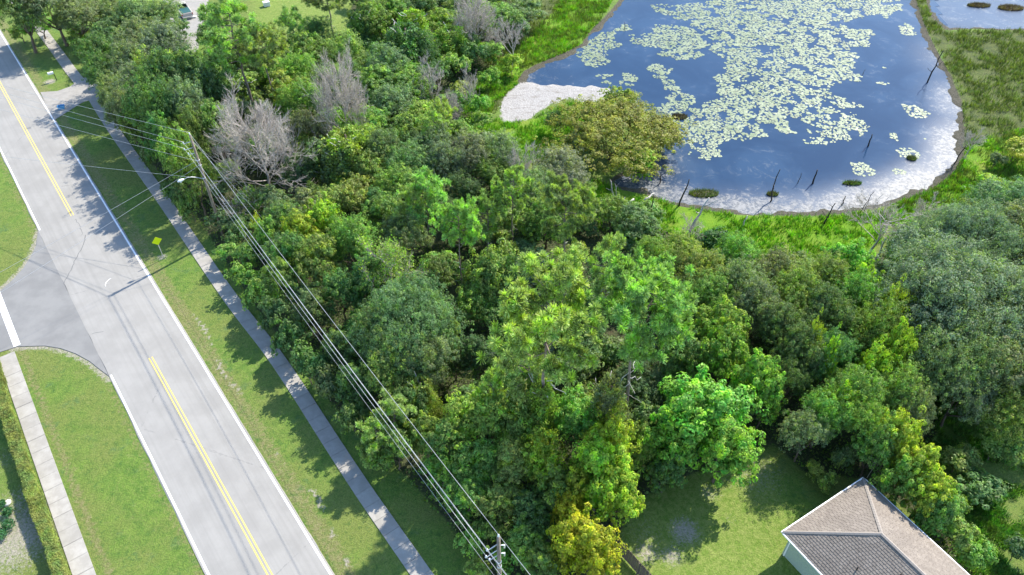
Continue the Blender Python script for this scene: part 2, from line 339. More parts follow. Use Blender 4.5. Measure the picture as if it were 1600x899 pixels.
def ribbon(o0, o1, s0, s1, z, name, mat, parent, wob=0, n=None):
    n = n or max(2, int((s1-s0)/1.5)); mb = MB(); V = []
    for i in range(n+1):
        s = s0+(s1-s0)*i/n; V += [(*road(s, o0+random.uniform(-wob, wob)), z), (*road(s, o1+random.uniform(-wob, wob)), z)]
    mb.add(V, [(2*i, 2*i+2, 2*i+3, 2*i+1) for i in range(n)]); return mb.build(name, mat, parent)
# the road: a real crowned slab with ragged pavement edge
mb = MB(); n = 150; V = []; s0, s1 = -60, 175
for i in range(n+1):
    s = s0+(s1-s0)*i/n
    for o, z in ((-7.5+random.uniform(-.06, .06), -.06), (-7.45+random.uniform(-.05, .05), .012), (-3.63, .05), (.2+random.uniform(-.07, .07), .012), (.28, -.06)): V.append((*road(s, o), z))
F = [(5*i+k, 5*i+k+1, 5*(i+1)+k+1, 5*(i+1)+k) for i in range(n) for k in range(4)]
F = [f[::-1] for f in F]
road_o = tag(mb.add(V, F).build('road', M['road']), 'light grey two lane asphalt road', kind='structure')
def crown_z(o): return .012+(.05-.012)*(1-min(1, abs(o+3.63)/3.85))+.004
def line(name, o, wd, s0, s1, mat): return ribbon(o-wd/2, o+wd/2, s0, s1, crown_z(o)+.004, name, mat, road_o, .006)
line('edge_line', 0, .17, -60, 175, M['white']); line('edge_line', -7.27, .16, -60, 57.2, M['white']); line('edge_line', -7.27, .16, 83.8, 175, M['white'])
for sg in (-.14, .14):
    line('centre_line', -3.63+sg, .11, -60, 56.7, M['yellow']); line('centre_line', -3.63+sg, .11, 83.9, 175, M['yellow'])
mb = MB(); q = [at(170, 436), at(173, 450)]      # short curved scrap of white paint
c = at(169, 443); arc = [(c[0]+.55*math.cos(a)+.35, c[1]+.75*math.sin(a)) for a in np.linspace(2.1, 4.0, 8)]
mb.tube([(x, y, .05) for x, y in arc], [.02]+[.03]*6+[.02], 5); mb.build('paint_scrap', M['white'], road_o)
def crack(pts_, wd):
    p_ = resample([at(*q_) for q_ in pts_], .35); L_, R_ = strip_pts([tuple(q_+np.array([random.gauss(0, .05), random.gauss(0, .05)])) for q_ in p_], wd); V = []
    for l_, r_ in zip(L_, R_):
        zz = crown_z(float((np.array(l_)-RA)@RN))+.003; V += [(*l_, zz), (*r_, zz)]
    MB().add(V, [(2*i_, 2*i_+1, 2*i_+3, 2*i_+2) for i_ in range(len(p_)-1)]).build('crack', M['tar'], road_o)
# side road
side_poly = [road(57.2, -7.46), at(56, 385), at(48, 402), at(36, 420), at(20, 438), at(0, 455), at(-60, 490), at(-200, 560), at(-200, 700), at(-60, 570), at(0, 551), at(28, 542), at(70, 541), at(95, 545), at(118, 553), at(140, 565), at(155, 577), road(83.8, -7.46)]
mb = MB(); mb.prism(side_poly, -.06, .016); side = tag(mb.build('side_road', M['side']), 'darker grey side street meeting the main road', kind='structure')
a, b = at(-6, 455), at(27, 541); mb = MB(); dv = Vector((b[0]-a[0], b[1]-a[1])).normalized(); nv = Vector((-dv.y, dv.x))*.3
mb.add([(a[0]-nv.x, a[1]-nv.y, .022), (b[0]-nv.x, b[1]-nv.y, .022), (b[0]+nv.x, b[1]+nv.y, .022), (a[0]+nv.x, a[1]+nv.y, .022)], [(0, 1, 2, 3)]); mb.build('stop_line', M['white'], side)
# concrete

def concrete(name, c0, c1):
    t = NT(name); o = t.obj(); n = t.noise(1.2, 5, .65, vec=t.new('NewGeometry').outputs['Position']); oi = t.new('ObjectInfo')
    k = t.noise(20, 3); c = t.mix(t.ramp(n, .35, .7), c0, c1); c = t.mix(t.math('MULTIPLY', oi.outputs['Random'], .4), c, tuple(x*.72 for x in c0))
    c = t.mix(1.0, c, t.mix(k, (.88, .88, .88), (1.12, 1.12, 1.12)), 'MULTIPLY'); t.bump(k, .25, .01); return t.base(c, .9)
M['conc'] = concrete('pavement_concrete', (.31, .292, .26), (.39, .37, .335)); M['conc2'] = concrete('driveway_concrete', (.30, .285, .26), (.39, .37, .34))
def resample(path, step):
    out = [np.array(path[0], float)]; acc = 0
    for a, b in zip(path[:-1], path[1:]):
        a = np.array(a, float); b = np.array(b, float); L = np.linalg.norm(b-a); t = step-acc
        while t <= L: out.append(a+(b-a)*t/L); t += step
        acc = L-(t-step)
    return out
def smooth_path(p, it=3):
    for _ in range(it):
        q = [p[0]]
        for a, b in zip(p[:-1], p[1:]):
            a = np.array(a); b = np.array(b); q += [tuple(a*.75+b*.25), tuple(a*.25+b*.75)]
        p = q+[p[-1]]
    return p
M['tar'] = simple('crack_filler', (.13, .13, .13), .8)
crack([(134, 368), (130, 385), (120, 402), (110, 425), (98, 447)], .07); crack([(144, 522), (165, 518)], .05); crack([(130, 368), (124, 352), (118, 343)], .04)
def slab_walk(name, path, wd, step, label):
    root = bpy.data.objects.new(name, None); C.objects.link(root); tag(root, label, kind='structure')
    st = resample(path, step)
    me = MB().box((0, 0, 0), (step/2-.012, wd/2, .06)).mesh('slab', M['conc'])
    for a, b in zip(st[:-1], st[1:]):
        m = (a+b)/2; d = b-a; o = link('slab', me, root); o.location = (m[0], m[1], -.03+random.uniform(-.008, .008))
        o.rotation_euler = (random.uniform(-.006, .006), random.uniform(-.006, .006), math.atan2(d[1], d[0])+random.uniform(-.004, .004)); bv = None
    return root
walk = [at(-20, -40), at(20, -2), at(50, 30), at(75, 62), at(97, 92), at(114, 116), at(130, 135)]
slab_walk('pavement', smooth_path(walk), 1.55, 1.5, 'upper concrete pavement running into the trees by the mailbox')
walk = [at(147, 155), at(166, 186)]+[at(*q) for q in ((192, 225), (240, 291), (290, 364), (341, 440), (381, 495), (434, 560))]+[road(s, 5.42) for s in (107, 114, 121, 130, 145, 165)]
slab_walk('pavement', smooth_path(walk, 3), 1.42, 1.5, 'long straight concrete pavement beside the wooded strip')
slab_walk('pavement', [road(s, -14.42-(s-70)*.008) for s in (75.2, 90, 110, 130, 160)], 1.42, 1.5, 'concrete pavement between the clipped hedge and the wide lawn')
dp = [at(63, 145), at(90, 143), at(110, 136), at(125, 124), at(150, 118), at(200, 104), at(260, 92), at(276, 60), at(262, 20), at(240, -40), at(340, -60), at(322, 20), at(312, 60), at(305, 112), at(250, 128), at(190, 140), at(158, 152), at(130, 160), at(104, 176), at(82, 190), at(76, 172)]
mb = MB(); mb.prism(dp, -.08, .014); tag(mb.build('driveway', M['conc2']), 'pale concrete driveway opening onto the road', kind='structure')

# ================================================================= foliage makers
def rand_dirs(n, rng, zmin=-1):
    z = rng.uniform(zmin, 1, n); a = rng.uniform(0, 2*PI, n); r = np.sqrt(1-z*z); return np.stack([r*np.cos(a), r*np.sin(a), z], 1)
def leaves(c, nrm, size, rng, asp=.62):
    """rhombic leaf faces with a fold: two triangles each"""
    n = len(c); nrm = nrm/np.linalg.norm(nrm, axis=1, keepdims=True); r = rand_dirs(n, rng); u = np.cross(nrm, r); u /= np.linalg.norm(u, axis=1, keepdims=True)+1e-9; v = np.cross(nrm, u)
    s = (size*rng.uniform(.6, 1.35, n))[:, None]
    V = np.stack([c-u*s, c+v*s*asp+nrm*s*.18, c+u*s, c-v*s*asp+nrm*s*.18], 1).reshape(-1, 3)
    i = np.arange(n)[:, None]*4; F = i+np.array([[0, 1, 2, 3]])
    return V, F
def leaf_mesh(name, c, nrm, size, rng, mat, asp=.62):
    V, F = leaves(c, nrm, size, rng, asp); me = np_mesh(name, V, F, 4, mat); return me
def crown_points(rng, R, Hc, lobes, per, leafn, cr, zmin=-.15, spread=.62, zc=0):
    """lobed crown: big lobes carry clumps, clumps carry leaves"""
    ld = rand_dirs(lobes, rng, zmin); lr = rng.uniform(.24, .46, lobes); C_, N_ = [], []
    lc = ld*np.array([R, R, Hc])*rng.uniform(spread*.8, spread*1.1, (lobes, 1)); lc = np.vstack([lc, [[0, 0, Hc*.35]]]); lr = np.append(lr, .5)
    for k in range(len(lc)):
        d = rand_dirs(per, rng, -.45); cc = lc[k]+d*np.array([R*lr[k], R*lr[k], Hc*lr[k]])*np.where(rng.random((per, 1)) < .16, rng.uniform(1.3, 1.75, (per, 1)), rng.uniform(.6, 1.25, (per, 1)))
        rr = cr*rng.uniform(.6, 1.4, per)
        q = rand_dirs(per*leafn, rng, -.6); ci = np.repeat(np.arange(per), leafn)
        pnt = cc[ci]+q*rr[ci][:, None]*np.array([1.15, 1.15, .8])*np.cbrt(rng.uniform(.25, 1, (per*leafn, 1)))
        nn = q*.6+d[ci]*.35+rand_dirs(per*leafn, rng)*.45+np.array([0, 0, .45])
        C_.append(pnt); N_.append(nn)
    c = np.vstack(C_); nrm = np.vstack(N_); c[:, 2] += zc
    return c, nrm, lc+np.array([0, 0, zc])
def wobble_path(a, b, n, amp, rng):
    a = np.array(a, float); b = np.array(b, float); t = np.linspace(0, 1, n)[:, None]; p = a+(b-a)*t; w = rng.normal(0, amp, (n, 3)); w[0] = 0; w[-1] = 0; return p+w
def trunk_and_limbs(root, rng, tips, h0, rad, mat, nl=5, amp=.15):
    top = np.array([rng.normal(0, .2), rng.normal(0, .2), h0])
    MB().tube(wobble_path((0, 0, -.3), top, 6, .06, rng), np.linspace(rad*1.35, rad*.7, 6), 8).build('trunk', mat, root, smooth=True)
    for t in tips[:nl]:
        MB().tube(wobble_path(top*.92, t, 5, amp, rng), np.linspace(rad*.6, rad*.15, 5), 5).build('limb', mat, root, smooth=True)
def make_broad(name, seed, R, H, base_h, lobes, per, leafn, cr, lsize, trad=.18, zmin=-.15, mat='leaf', nl=5, asp=.62, spread=.62):
    rng = np.random.default_rng(seed); root = thing(name, None, None)
    Hc = (H-base_h)/2*1.05; zc = base_h+(H-base_h)*.42
    c, nn, lc = crown_points(rng, R, Hc, lobes, per, leafn, cr, zmin, spread, zc=zc)
    ok = c[:, 2] > .05; c = c[ok]; nn = nn[ok]
    link('crown', leaf_mesh('crown', c, nn, lsize, rng, M[mat], asp), root, 'stuff')
    trunk_and_limbs(root, rng, lc, base_h*.95+.4, trad, M['bark'], nl)
    root['R'] = R; root['H'] = H; return root
def make_pine(seed, H=18, R=4.5, nt=150, crown0=.5, needles=70):
    rng = np.random.default_rng(seed); root = thing('pine_tree', None, None)
    tp = wobble_path((0, 0, -.3), (rng.normal(0, .4), rng.normal(0, .4), H*.95), 9, .12, rng)
    MB().tube(tp, np.linspace(.24, .05, 9), 8).build('trunk', M['pinebark'], root, smooth=True)
    tuft, tdir = [], []; nlimb = 26
    for k in range(nlimb):
        f = crown0+(1-crown0)*((k+.5)/nlimb)**.9; z = H*.95*f; tt = f*8; i = int(min(7, tt)); o = tp[i]+(tp[i+1]-tp[i])*(tt-i)
        a = k*2.4+rng.normal(0, .4); q_ = (f-crown0)/(1-crown0); L = R*(.45+.62*math.sin(PI*min(1, q_*.72+.16)))*rng.uniform(.5, 1.15)*(1 if q_ < .85 else .8)
        e = o+np.array([math.cos(a)*L, math.sin(a)*L, L*rng.uniform(.05, .45)])
        lp = wobble_path(o, e, 6, .12, rng); MB().tube(lp, np.linspace(.075, .02, 6), 4).build('limb', M['pinebark'], root, smooth=True)
        m = max(3, int(nt/nlimb*(.5+L/R)))
        for j in range(m):
            s = rng.uniform(.45, 1.0)*5; i2 = int(min(4, s)); q = lp[i2]+(lp[i2+1]-lp[i2])*(s-i2)+rng.normal(0, .42, 3)*np.array([1, 1, .55])*(L/3.5)
            tuft.append(q+np.array([0, 0, .15])); tdir.append(np.array([math.cos(a)*.5, math.sin(a)*.5, .8]))
    for j in range(8): tuft.append(tp[-1]+rng.normal(0, .45, 3)); tdir.append(np.array([0, 0, 1.]))
    tuft = np.array(tuft); tdir = np.array(tdir); ci = np.repeat(np.arange(len(tuft)), needles); d = rand_dirs(len(ci), rng, -.8)+tdir[ci]*.32; d /= np.linalg.norm(d, axis=1, keepdims=True)
    L = rng.uniform(.34, .62, len(ci))[:, None]; u = np.cross(d, rand_dirs(len(ci), rng)); u /= np.linalg.norm(u, axis=1, keepdims=True)
    b = tuft[ci]+d*.03; e = b+d*L; V = np.stack([b-u*.016, b+u*.016, e+u*.034-np.array([0, 0, .04]), e-u*.034-np.array([0, 0, .04])], 1).reshape(-1, 3); F = np.arange(len(ci))[:, None]*4+np.array([[0, 1, 2, 3]])
    link('crown', np_mesh('crown', V, F, 4, M['needle']), root, 'stuff')
    for k in range(5):   # dead broken limbs below the crown
        z = H*rng.uniform(.3, .55); a = rng.uniform(0, 6.28); o = np.array([0, 0, z]); e = o+np.array([math.cos(a)*1.8, math.sin(a)*1.8, rng.uniform(-.6, .3)])*rng.uniform(.5, 1.2)
        MB().tube(wobble_path(o, e, 5, .15, rng), np.linspace(.05, .02, 5), 4).build('dead_limb', M['silver'], root, smooth=True)
    root['R'] = R; root['H'] = H; return root
def branch_segs(rng, o, d, L, r, lev, out, spread=.55, up=.12, kids=(4, 6)):
    n = 4; p = np.array(o, float); path = [p.copy()]; dd = d/np.linalg.norm(d)
    for i in range(n):
        dd = dd+rng.normal(0, .13, 3)+np.array([0, 0, up*.4]); dd /= np.linalg.norm(dd); p = p+dd*L/n; path.append(p.copy())
    out.append((lev, np.array(path), r))
    if lev == 0: return
    for k in range(rng.integers(*kids)+1):
        t = rng.uniform(.25, 1.0)*n; i = int(min(n-1, t)); q = path[i]+(path[i+1]-path[i])*(t-i); pd = path[i+1]-path[i]; pd /= np.linalg.norm(pd)
        nd = pd+rand_dirs(1, rng)[0]*spread*rng.uniform(.7, 1.5); branch_segs(rng, q, nd, L*rng.uniform(.42, .68), r*.5, lev-1, out, spread, up, kids)
def strands(segs, k=3):
    V, F = [], []; n0 = 0
    for lev, path, r in segs:
        m = len(path); d = np.gradient(path, axis=0); d /= np.linalg.norm(d, axis=1, keepdims=True)+1e-9; a = np.where(np.abs(d[:, 2:3]) < .9, np.array([[0, 0, 1.]]), np.array([[1., 0, 0]])); u = np.cross(d, a); u /= np.linalg.norm(u, axis=1, keepdims=True); t = np.cross(d, u)
        rr = np.linspace(r, r*.35, m)[:, None]
        ring = np.stack([path+rr*(math.cos(2*PI*j/k)*u+math.sin(2*PI*j/k)*t) for j in range(k)], 1).reshape(-1, 3); V.append(ring)
        for i in range(m-1):
            for j in range(k): F.append((n0+i*k+j, n0+i*k+(j+1) % k, n0+(i+1)*k+(j+1) % k, n0+(i+1)*k+j))
        n0 += m*k
    return np.vstack(V), np.array(F)
def make_bare(name, seed, H=9, R=4, nmain=12, h0=.28, levels=3, mat='deadbark', trad=.16, leafn=0, rmin=.014, zup=.6, kids=(4, 6)):
    rng = np.random.default_rng(seed); root = thing(name, None, None); top = np.array([rng.normal(0, .3), rng.normal(0, .3), H*.72])
    tp = wobble_path((0, 0, -.3), top, 7, .1, rng); MB().tube(tp, np.linspace(trad, trad*.3, 7), 7).build('trunk', M[mat], root, smooth=True)
    tw = []
    for k in range(nmain):
        f = h0+(1-h0)*(k+.5)/nmain; t = f*6; i = int(min(5, t)); o = tp[i]+(tp[i+1]-tp[i])*(t-i); a = k*2.4+rng.normal(0, .3); L = R*(1.1-.5*f)*rng.uniform(.8, 1.1)
        out = []; branch_segs(rng, o, np.array([math.cos(a), math.sin(a), zup+f*.7]), L, max(.05, trad*.38), levels, out, kids=kids)
        m = out[0]; MB().tube(m[1], np.linspace(m[2], m[2]*.35, len(m[1])), 5).build('limb', M[mat], root, smooth=True); tw += [(l, p_, max(r, rmin)) for l, p_, r in out[1:]]
    V, F = strands(tw); link('twigs', np_mesh('twigs', V, F, 4, M[mat]), root, 'stuff')
    if leafn:
        ends = np.array([p_[-1] for l, p_, r in tw]); ci = rng.integers(0, len(ends), leafn); c = ends[ci]+rng.normal(0, .22, (leafn, 3))
        link('crown', leaf_mesh('crown', c, rand_dirs(leafn, rng)+np.array([0, 0, .6]), .085, rng, M['leaf']), root, 'stuff')
    root['R'] = R; root['H'] = H; return root
def make_vine(seed, H=8, R=1.4, n=9000):
    """a trunk smothered in climbing leaves, hanging in curtains"""
    rng = np.random.default_rng(seed); root = thing('vine_covered_tree', None, None); a = rng.uniform(0, 2*PI, n); z = H*rng.uniform(0, 1, n)**.8
    prof = R*(.35+.75*np.sin(np.clip(1-z/H, 0, 1)*PI*.62+.25)); lob = 1+.28*np.sin(a*5+z*.7)+.15*np.sin(a*9-z*1.7); r = prof*lob*rng.uniform(.72, 1.05, n)
    c = np.stack([r*np.cos(a), r*np.sin(a), z], 1)+rng.normal(0, .08, (n, 3)); nn = np.stack([np.cos(a), np.sin(a), np.full(n, .5)], 1)+rand_dirs(n, rng)*.5; c = c[c[:, 2] > .05]; nn = nn[:len(c)]
    link('crown', leaf_mesh('crown', c, nn, .10, rng, M['leaf']), root, 'stuff'); MB().tube(wobble_path((0, 0, -.3), (0, 0, H*.97), 6, .08, rng), np.linspace(.2, .06, 6), 7).build('trunk', M['bark'], root, smooth=True)
    for k in range(4):
        aa = rng.uniform(0, 6.28); MB().tube(wobble_path((0, 0, H*.8), (math.cos(aa)*1.4, math.sin(aa)*1.4, H*rng.uniform(.9, 1.1)), 5, .1, rng), np.linspace(.06, .02, 5), 4).build('limb', M['silver'], root, smooth=True)
    root['R'] = R; root['H'] = H; return root
def make_palm(seed, H=3.0, n=16, L=1.6):
    rng = np.random.default_rng(seed); root = thing('palm_tree', None, None); MB().tube([(0, 0, -.2), (0.05, 0, H*.5), (0, 0, H)], [.2, .17, .15], 8).build('trunk', M['bark'], root, smooth=True)
    for k in range(n):
        a = k*2.4; el = rng.uniform(-.1, 1.1); d = np.array([math.cos(a)*math.cos(el), math.sin(a)*math.cos(el), math.sin(el)]); b = np.array([0, 0, H]); m = b+d*L*.6; V = []; F = []; u = np.cross(d, [0, 0, 1]); u /= np.linalg.norm(u)+1e-6; up = np.cross(u, d)
        for j in range(13):
            t = (j-6)/6*1.35; dj = d*math.cos(t)+u*math.sin(t); e = m+dj*L*.75-np.array([0, 0, .22*L]); w_ = np.cross(dj, up); w_ /= np.linalg.norm(w_); i = len(V); V += [m-w_*.02, m+dj*L*.35+w_*.05+up*.05, e, m+dj*L*.35-w_*.05+up*.05]; F.append((i, i+1, i+2, i+3))
        mb = MB(); mb.add(V, F); mb.tube([b, m], [.03, .02], 4); f = mb.build('frond', M['leaf'], root); f.color = (.10, .15, .035, 1)
    root['R'] = L; root['H'] = H; return root

PR = {}   # kind -> list of prototypes
PR['oak'] = [make_broad('oak_tree', s, 4.2, 9.0, 2.0, 20, 50, 30, .34, .088, .22, spread=.78) for s in (11, 12, 13)]
PR['broad'] = [make_broad('broadleaf_tree', s, 3.0, 7.5, 1.5, 15, 32, 34, .31, .10, .16, spread=.78) for s in (21, 22, 23)]
PR['laurel'] = [make_broad('laurel_tree', s, 3.4, 7.5, 1.0, 15, 18, 60, .42, .135, .16, zmin=-.3, asp=.55, spread=.76) for s in (31, 32)]
PR['bigoak'] = [make_broad('oak_tree', 14, 8.6, 11.0, 2.0, 44, 84, 32, .42, .095, .4, spread=.84, nl=8)]
PR['shrub'] = [make_broad('shrub', s, 1.9, 3.2, .3, 7, 15, 32, .30, .115, .06, nl=3, spread=.75) for s in (41, 42, 43)]
PR['pine'] = [make_pine(51, 18, 5.2, 300, .62, 86), make_pine(52, 17, 4.4, 200, .52, 80), make_pine(53, 18, 5.0, 320, .64, 86)]
PR['ypine'] = [make_pine(54, 10, 2.9, 110, .40, 60)]
PR['bare'] = [make_bare('dead_tree', 61, 10, 5.2, 24, .05, 3, rmin=.018, kids=(5, 7), zup=.35), make_bare('dead_tree', 62, 8, 3.2, 11, .25, 3)]
PR['thin'] = [make_bare('dead_tree', 64, 7, 3.0, 9, .4, 3, trad=.13, rmin=.012)]
PR['half'] = [make_bare('half_dead_tree', 66, 7.5, 3.0, 12, .25, 3, leafn=5200), make_bare('half_dead_tree', 67, 6.5, 2.8, 11, .25, 3, leafn=4200)]
PR['vine'] = [make_vine(71), make_vine(72, 7, 1.7)]
PR['palm'] = [make_palm(81)]
PR['willow'] = [make_broad('pond_willow', 91, 6.6, 7.0, .5, 26, 52, 36, .38, .10, .2, zmin=-.25, nl=9, spread=.85)]
CATS = {'bigoak': 'tree', 'oak': 'tree', 'broad': 'tree', 'laurel': 'tree', 'shrub': 'shrub', 'pine': 'tree', 'ypine': 'tree', 'bare': 'dead tree', 'thin': 'dead tree', 'half': 'tree', 'vine': 'tree', 'palm': 'palm tree', 'willow': 'tree'}
T = {'G': (.175, .23, .105), 'D': (.115, .185, .060), 'M': (.18, .275, .057), 'B': (.195, .325, .045), 'Y': (.30, .385, .032), 'O': (.225, .29, .065), 'U': (.36, .36, .018), 'S': (.185, .235, .14), 'L': (.23, .32, .068), 'K': (.085, .145, .05), 'P': (.29, .40, .115), 'Q': (.25, .335, .11), 'W': (.215, .235, .042)}
TW = {'G': 'grey-green', 'D': 'dark green', 'M': 'mid green', 'B': 'bright green', 'Y': 'yellow-green', 'O': 'olive', 'U': 'mustard yellow', 'S': 'silvery green', 'L': 'light green', 'K': 'deep green', 'P': 'light yellow-green', 'Q': 'soft green', 'W': 'gold and olive'}
KW = {'bigoak': 'massive oak', 'oak': 'oak', 'broad': 'broadleaf tree', 'laurel': 'dense laurel', 'shrub': 'shrub', 'pine': 'tall pine with tufted needles', 'ypine': 'young pine', 'bare': 'bare dead tree', 'thin': 'thin bare dead tree', 'half': 'half-dead tree with few leaves', 'vine': 'trunk smothered in vines', 'palm': 'fan palm', 'willow': 'spreading willow'}
LAND = [((349, 368), 'the utility pole with the lamp'), ((400, 230), 'the big bleached tree'), ((860, 155), 'the white sandbar'), ((955, 215), 'the pond-side willow'), ((860, 520), 'the two tallest pines'), ((1370, 830), 'the hipped roof'),
        ((985, 870), 'the lawn fence'), ((900, 850), 'the mustard tree'), ((110, 155), 'the driveway mouth'), ((285, 15), 'the pickup truck'), ((244, 378), 'the yellow diamond sign'), ((1100, 670), 'the bright laurel'), ((779, 870), 'the lower utility pole'),
        ((1090, 345), 'the silver leaning snag'), ((1370, 380), 'the bare tree at the marsh'), ((1250, 345), 'the south shore'), ((525, 62), 'the far yard fence'), ((635, 520), 'the grey-topped oak by the wires'), ((1500, 480), 'the huge grey oak'), ((480, 640), 'the pavement bend'), ((375, 60), 'the pine by the truck'), ((1560, 830), 'the right-hand meadow'),
        ((675, 115), 'the grey bare tree left of the sandbar'), ((610, 430), 'the twiggy dead tree mid-wood'), ((1180, 760), 'the back lawn')]
used_labels = set(); used_proto = {}; PLACED = []; pend = []
def label_for(px, py, desc):
    ls = sorted(LAND, key=lambda l: (l[0][0]-px)**2+(l[0][1]-py)**2*1.6)
    def rel(l):
        dx, dy = px-l[0][0], (py-l[0][1])*1.25
        if abs(dx)+abs(dy) < 14: return 'at'
        if abs(dx) > abs(dy): return 'right of' if dx > 0 else 'left of'
        return 'in front of' if dy > 0 else 'behind'
    def ok(s):
        s = s[0].lower()+s[1:]
        if s in used_labels or len(s.split()) > 16: return None
        used_labels.add(s); return s
    for i in range(4):
        s = ok(f"{desc} {rel(ls[i])} {ls[i][1]}")
        if s: return s
    for i in range(3):
        for j in range(i+1, 6):
            for pat in ("{d} {r} {a}, towards {b}", "{d} {r} {a}, facing {b}"):
                s = ok(pat.format(d=desc, r=rel(ls[i]), a=ls[i][1], b=ls[j][1]))
                if s: return s
    for sz in ('small', 'leafy', 'rounded', 'low', 'bushy', 'ragged', 'wide', 'narrow'):
        for i in range(4):
            s = ok(f"{sz} {desc} {rel(ls[i])} {ls[i][1]}")
            if s: return s
    return f"{desc} deep in the wood"
def plant(kind, x, y, sc, hs, tint, desc=None, group=None, label=None, var=None):
    protos = PR[kind]; i = random.randrange(len(protos)) if var is None else var; p = protos[i]
    if not used_proto.get((kind, i)): used_proto[(kind, i)] = True; o = p
    else: o = copy_tree(p)
    zg = float(ground_z(np.array([[x, y]]))[0]); o.location = (x, y, zg); o.scale = (sc, sc*random.uniform(.92, 1.08), hs); o.rotation_euler = (0, 0, random.uniform(0, 2*PI))
    c = [t*random.uniform(.88, 1.14) for t in T[tint]]
    for ch in o.children:
        if ch.name.startswith('crown'): ch.color = (*c, 1)
    H = p['H']*hs; px, py = proj(x, y, zg+H*.7)
    if label is None:
        d = desc or ((TW[tint]+' ' if kind not in ('bare', 'thin') else 'grey ')+KW[kind]); label = label_for(px, py, d)
    tag(o, label, CATS[kind], group or {'bigoak': 'trees of the wood', 'oak': 'trees of the wood', 'broad': 'trees of the wood', 'laurel': 'trees of the wood', 'shrub': 'shrubs of the wood', 'pine': 'pines of the wood', 'ypine': 'pines of the wood', 'bare': 'leafless dead trees', 'thin': 'leafless dead trees', 'half': 'half-dead trees', 'vine': 'trees smothered in vines', 'palm': 'palms', 'willow': None}[kind])
    PLACED.append((x, y, p['R']*sc)); return o
def tree(kind, px, py, rpx, h, tint='M', label=None, var=None):
    """crown centre seen at px,py; rpx crown radius seen; h height in metres"""
    zc = h*.62
    if kind in ('pine', 'ypine'): zc = h*.78; tint = {'B': 'P', 'L': 'P', 'Y': 'P', 'M': 'Q', 'D': 'Q'}.get(tint, tint)
    if kind == 'vine': zc = h*.5
    x, y = at(px, py, zc); R = rpx*depth(x, y, zc)/FPX; p = PR[kind][0]
    return plant(kind, x, y, R/p['R'], h/p['H'], tint, label=label, var=var)
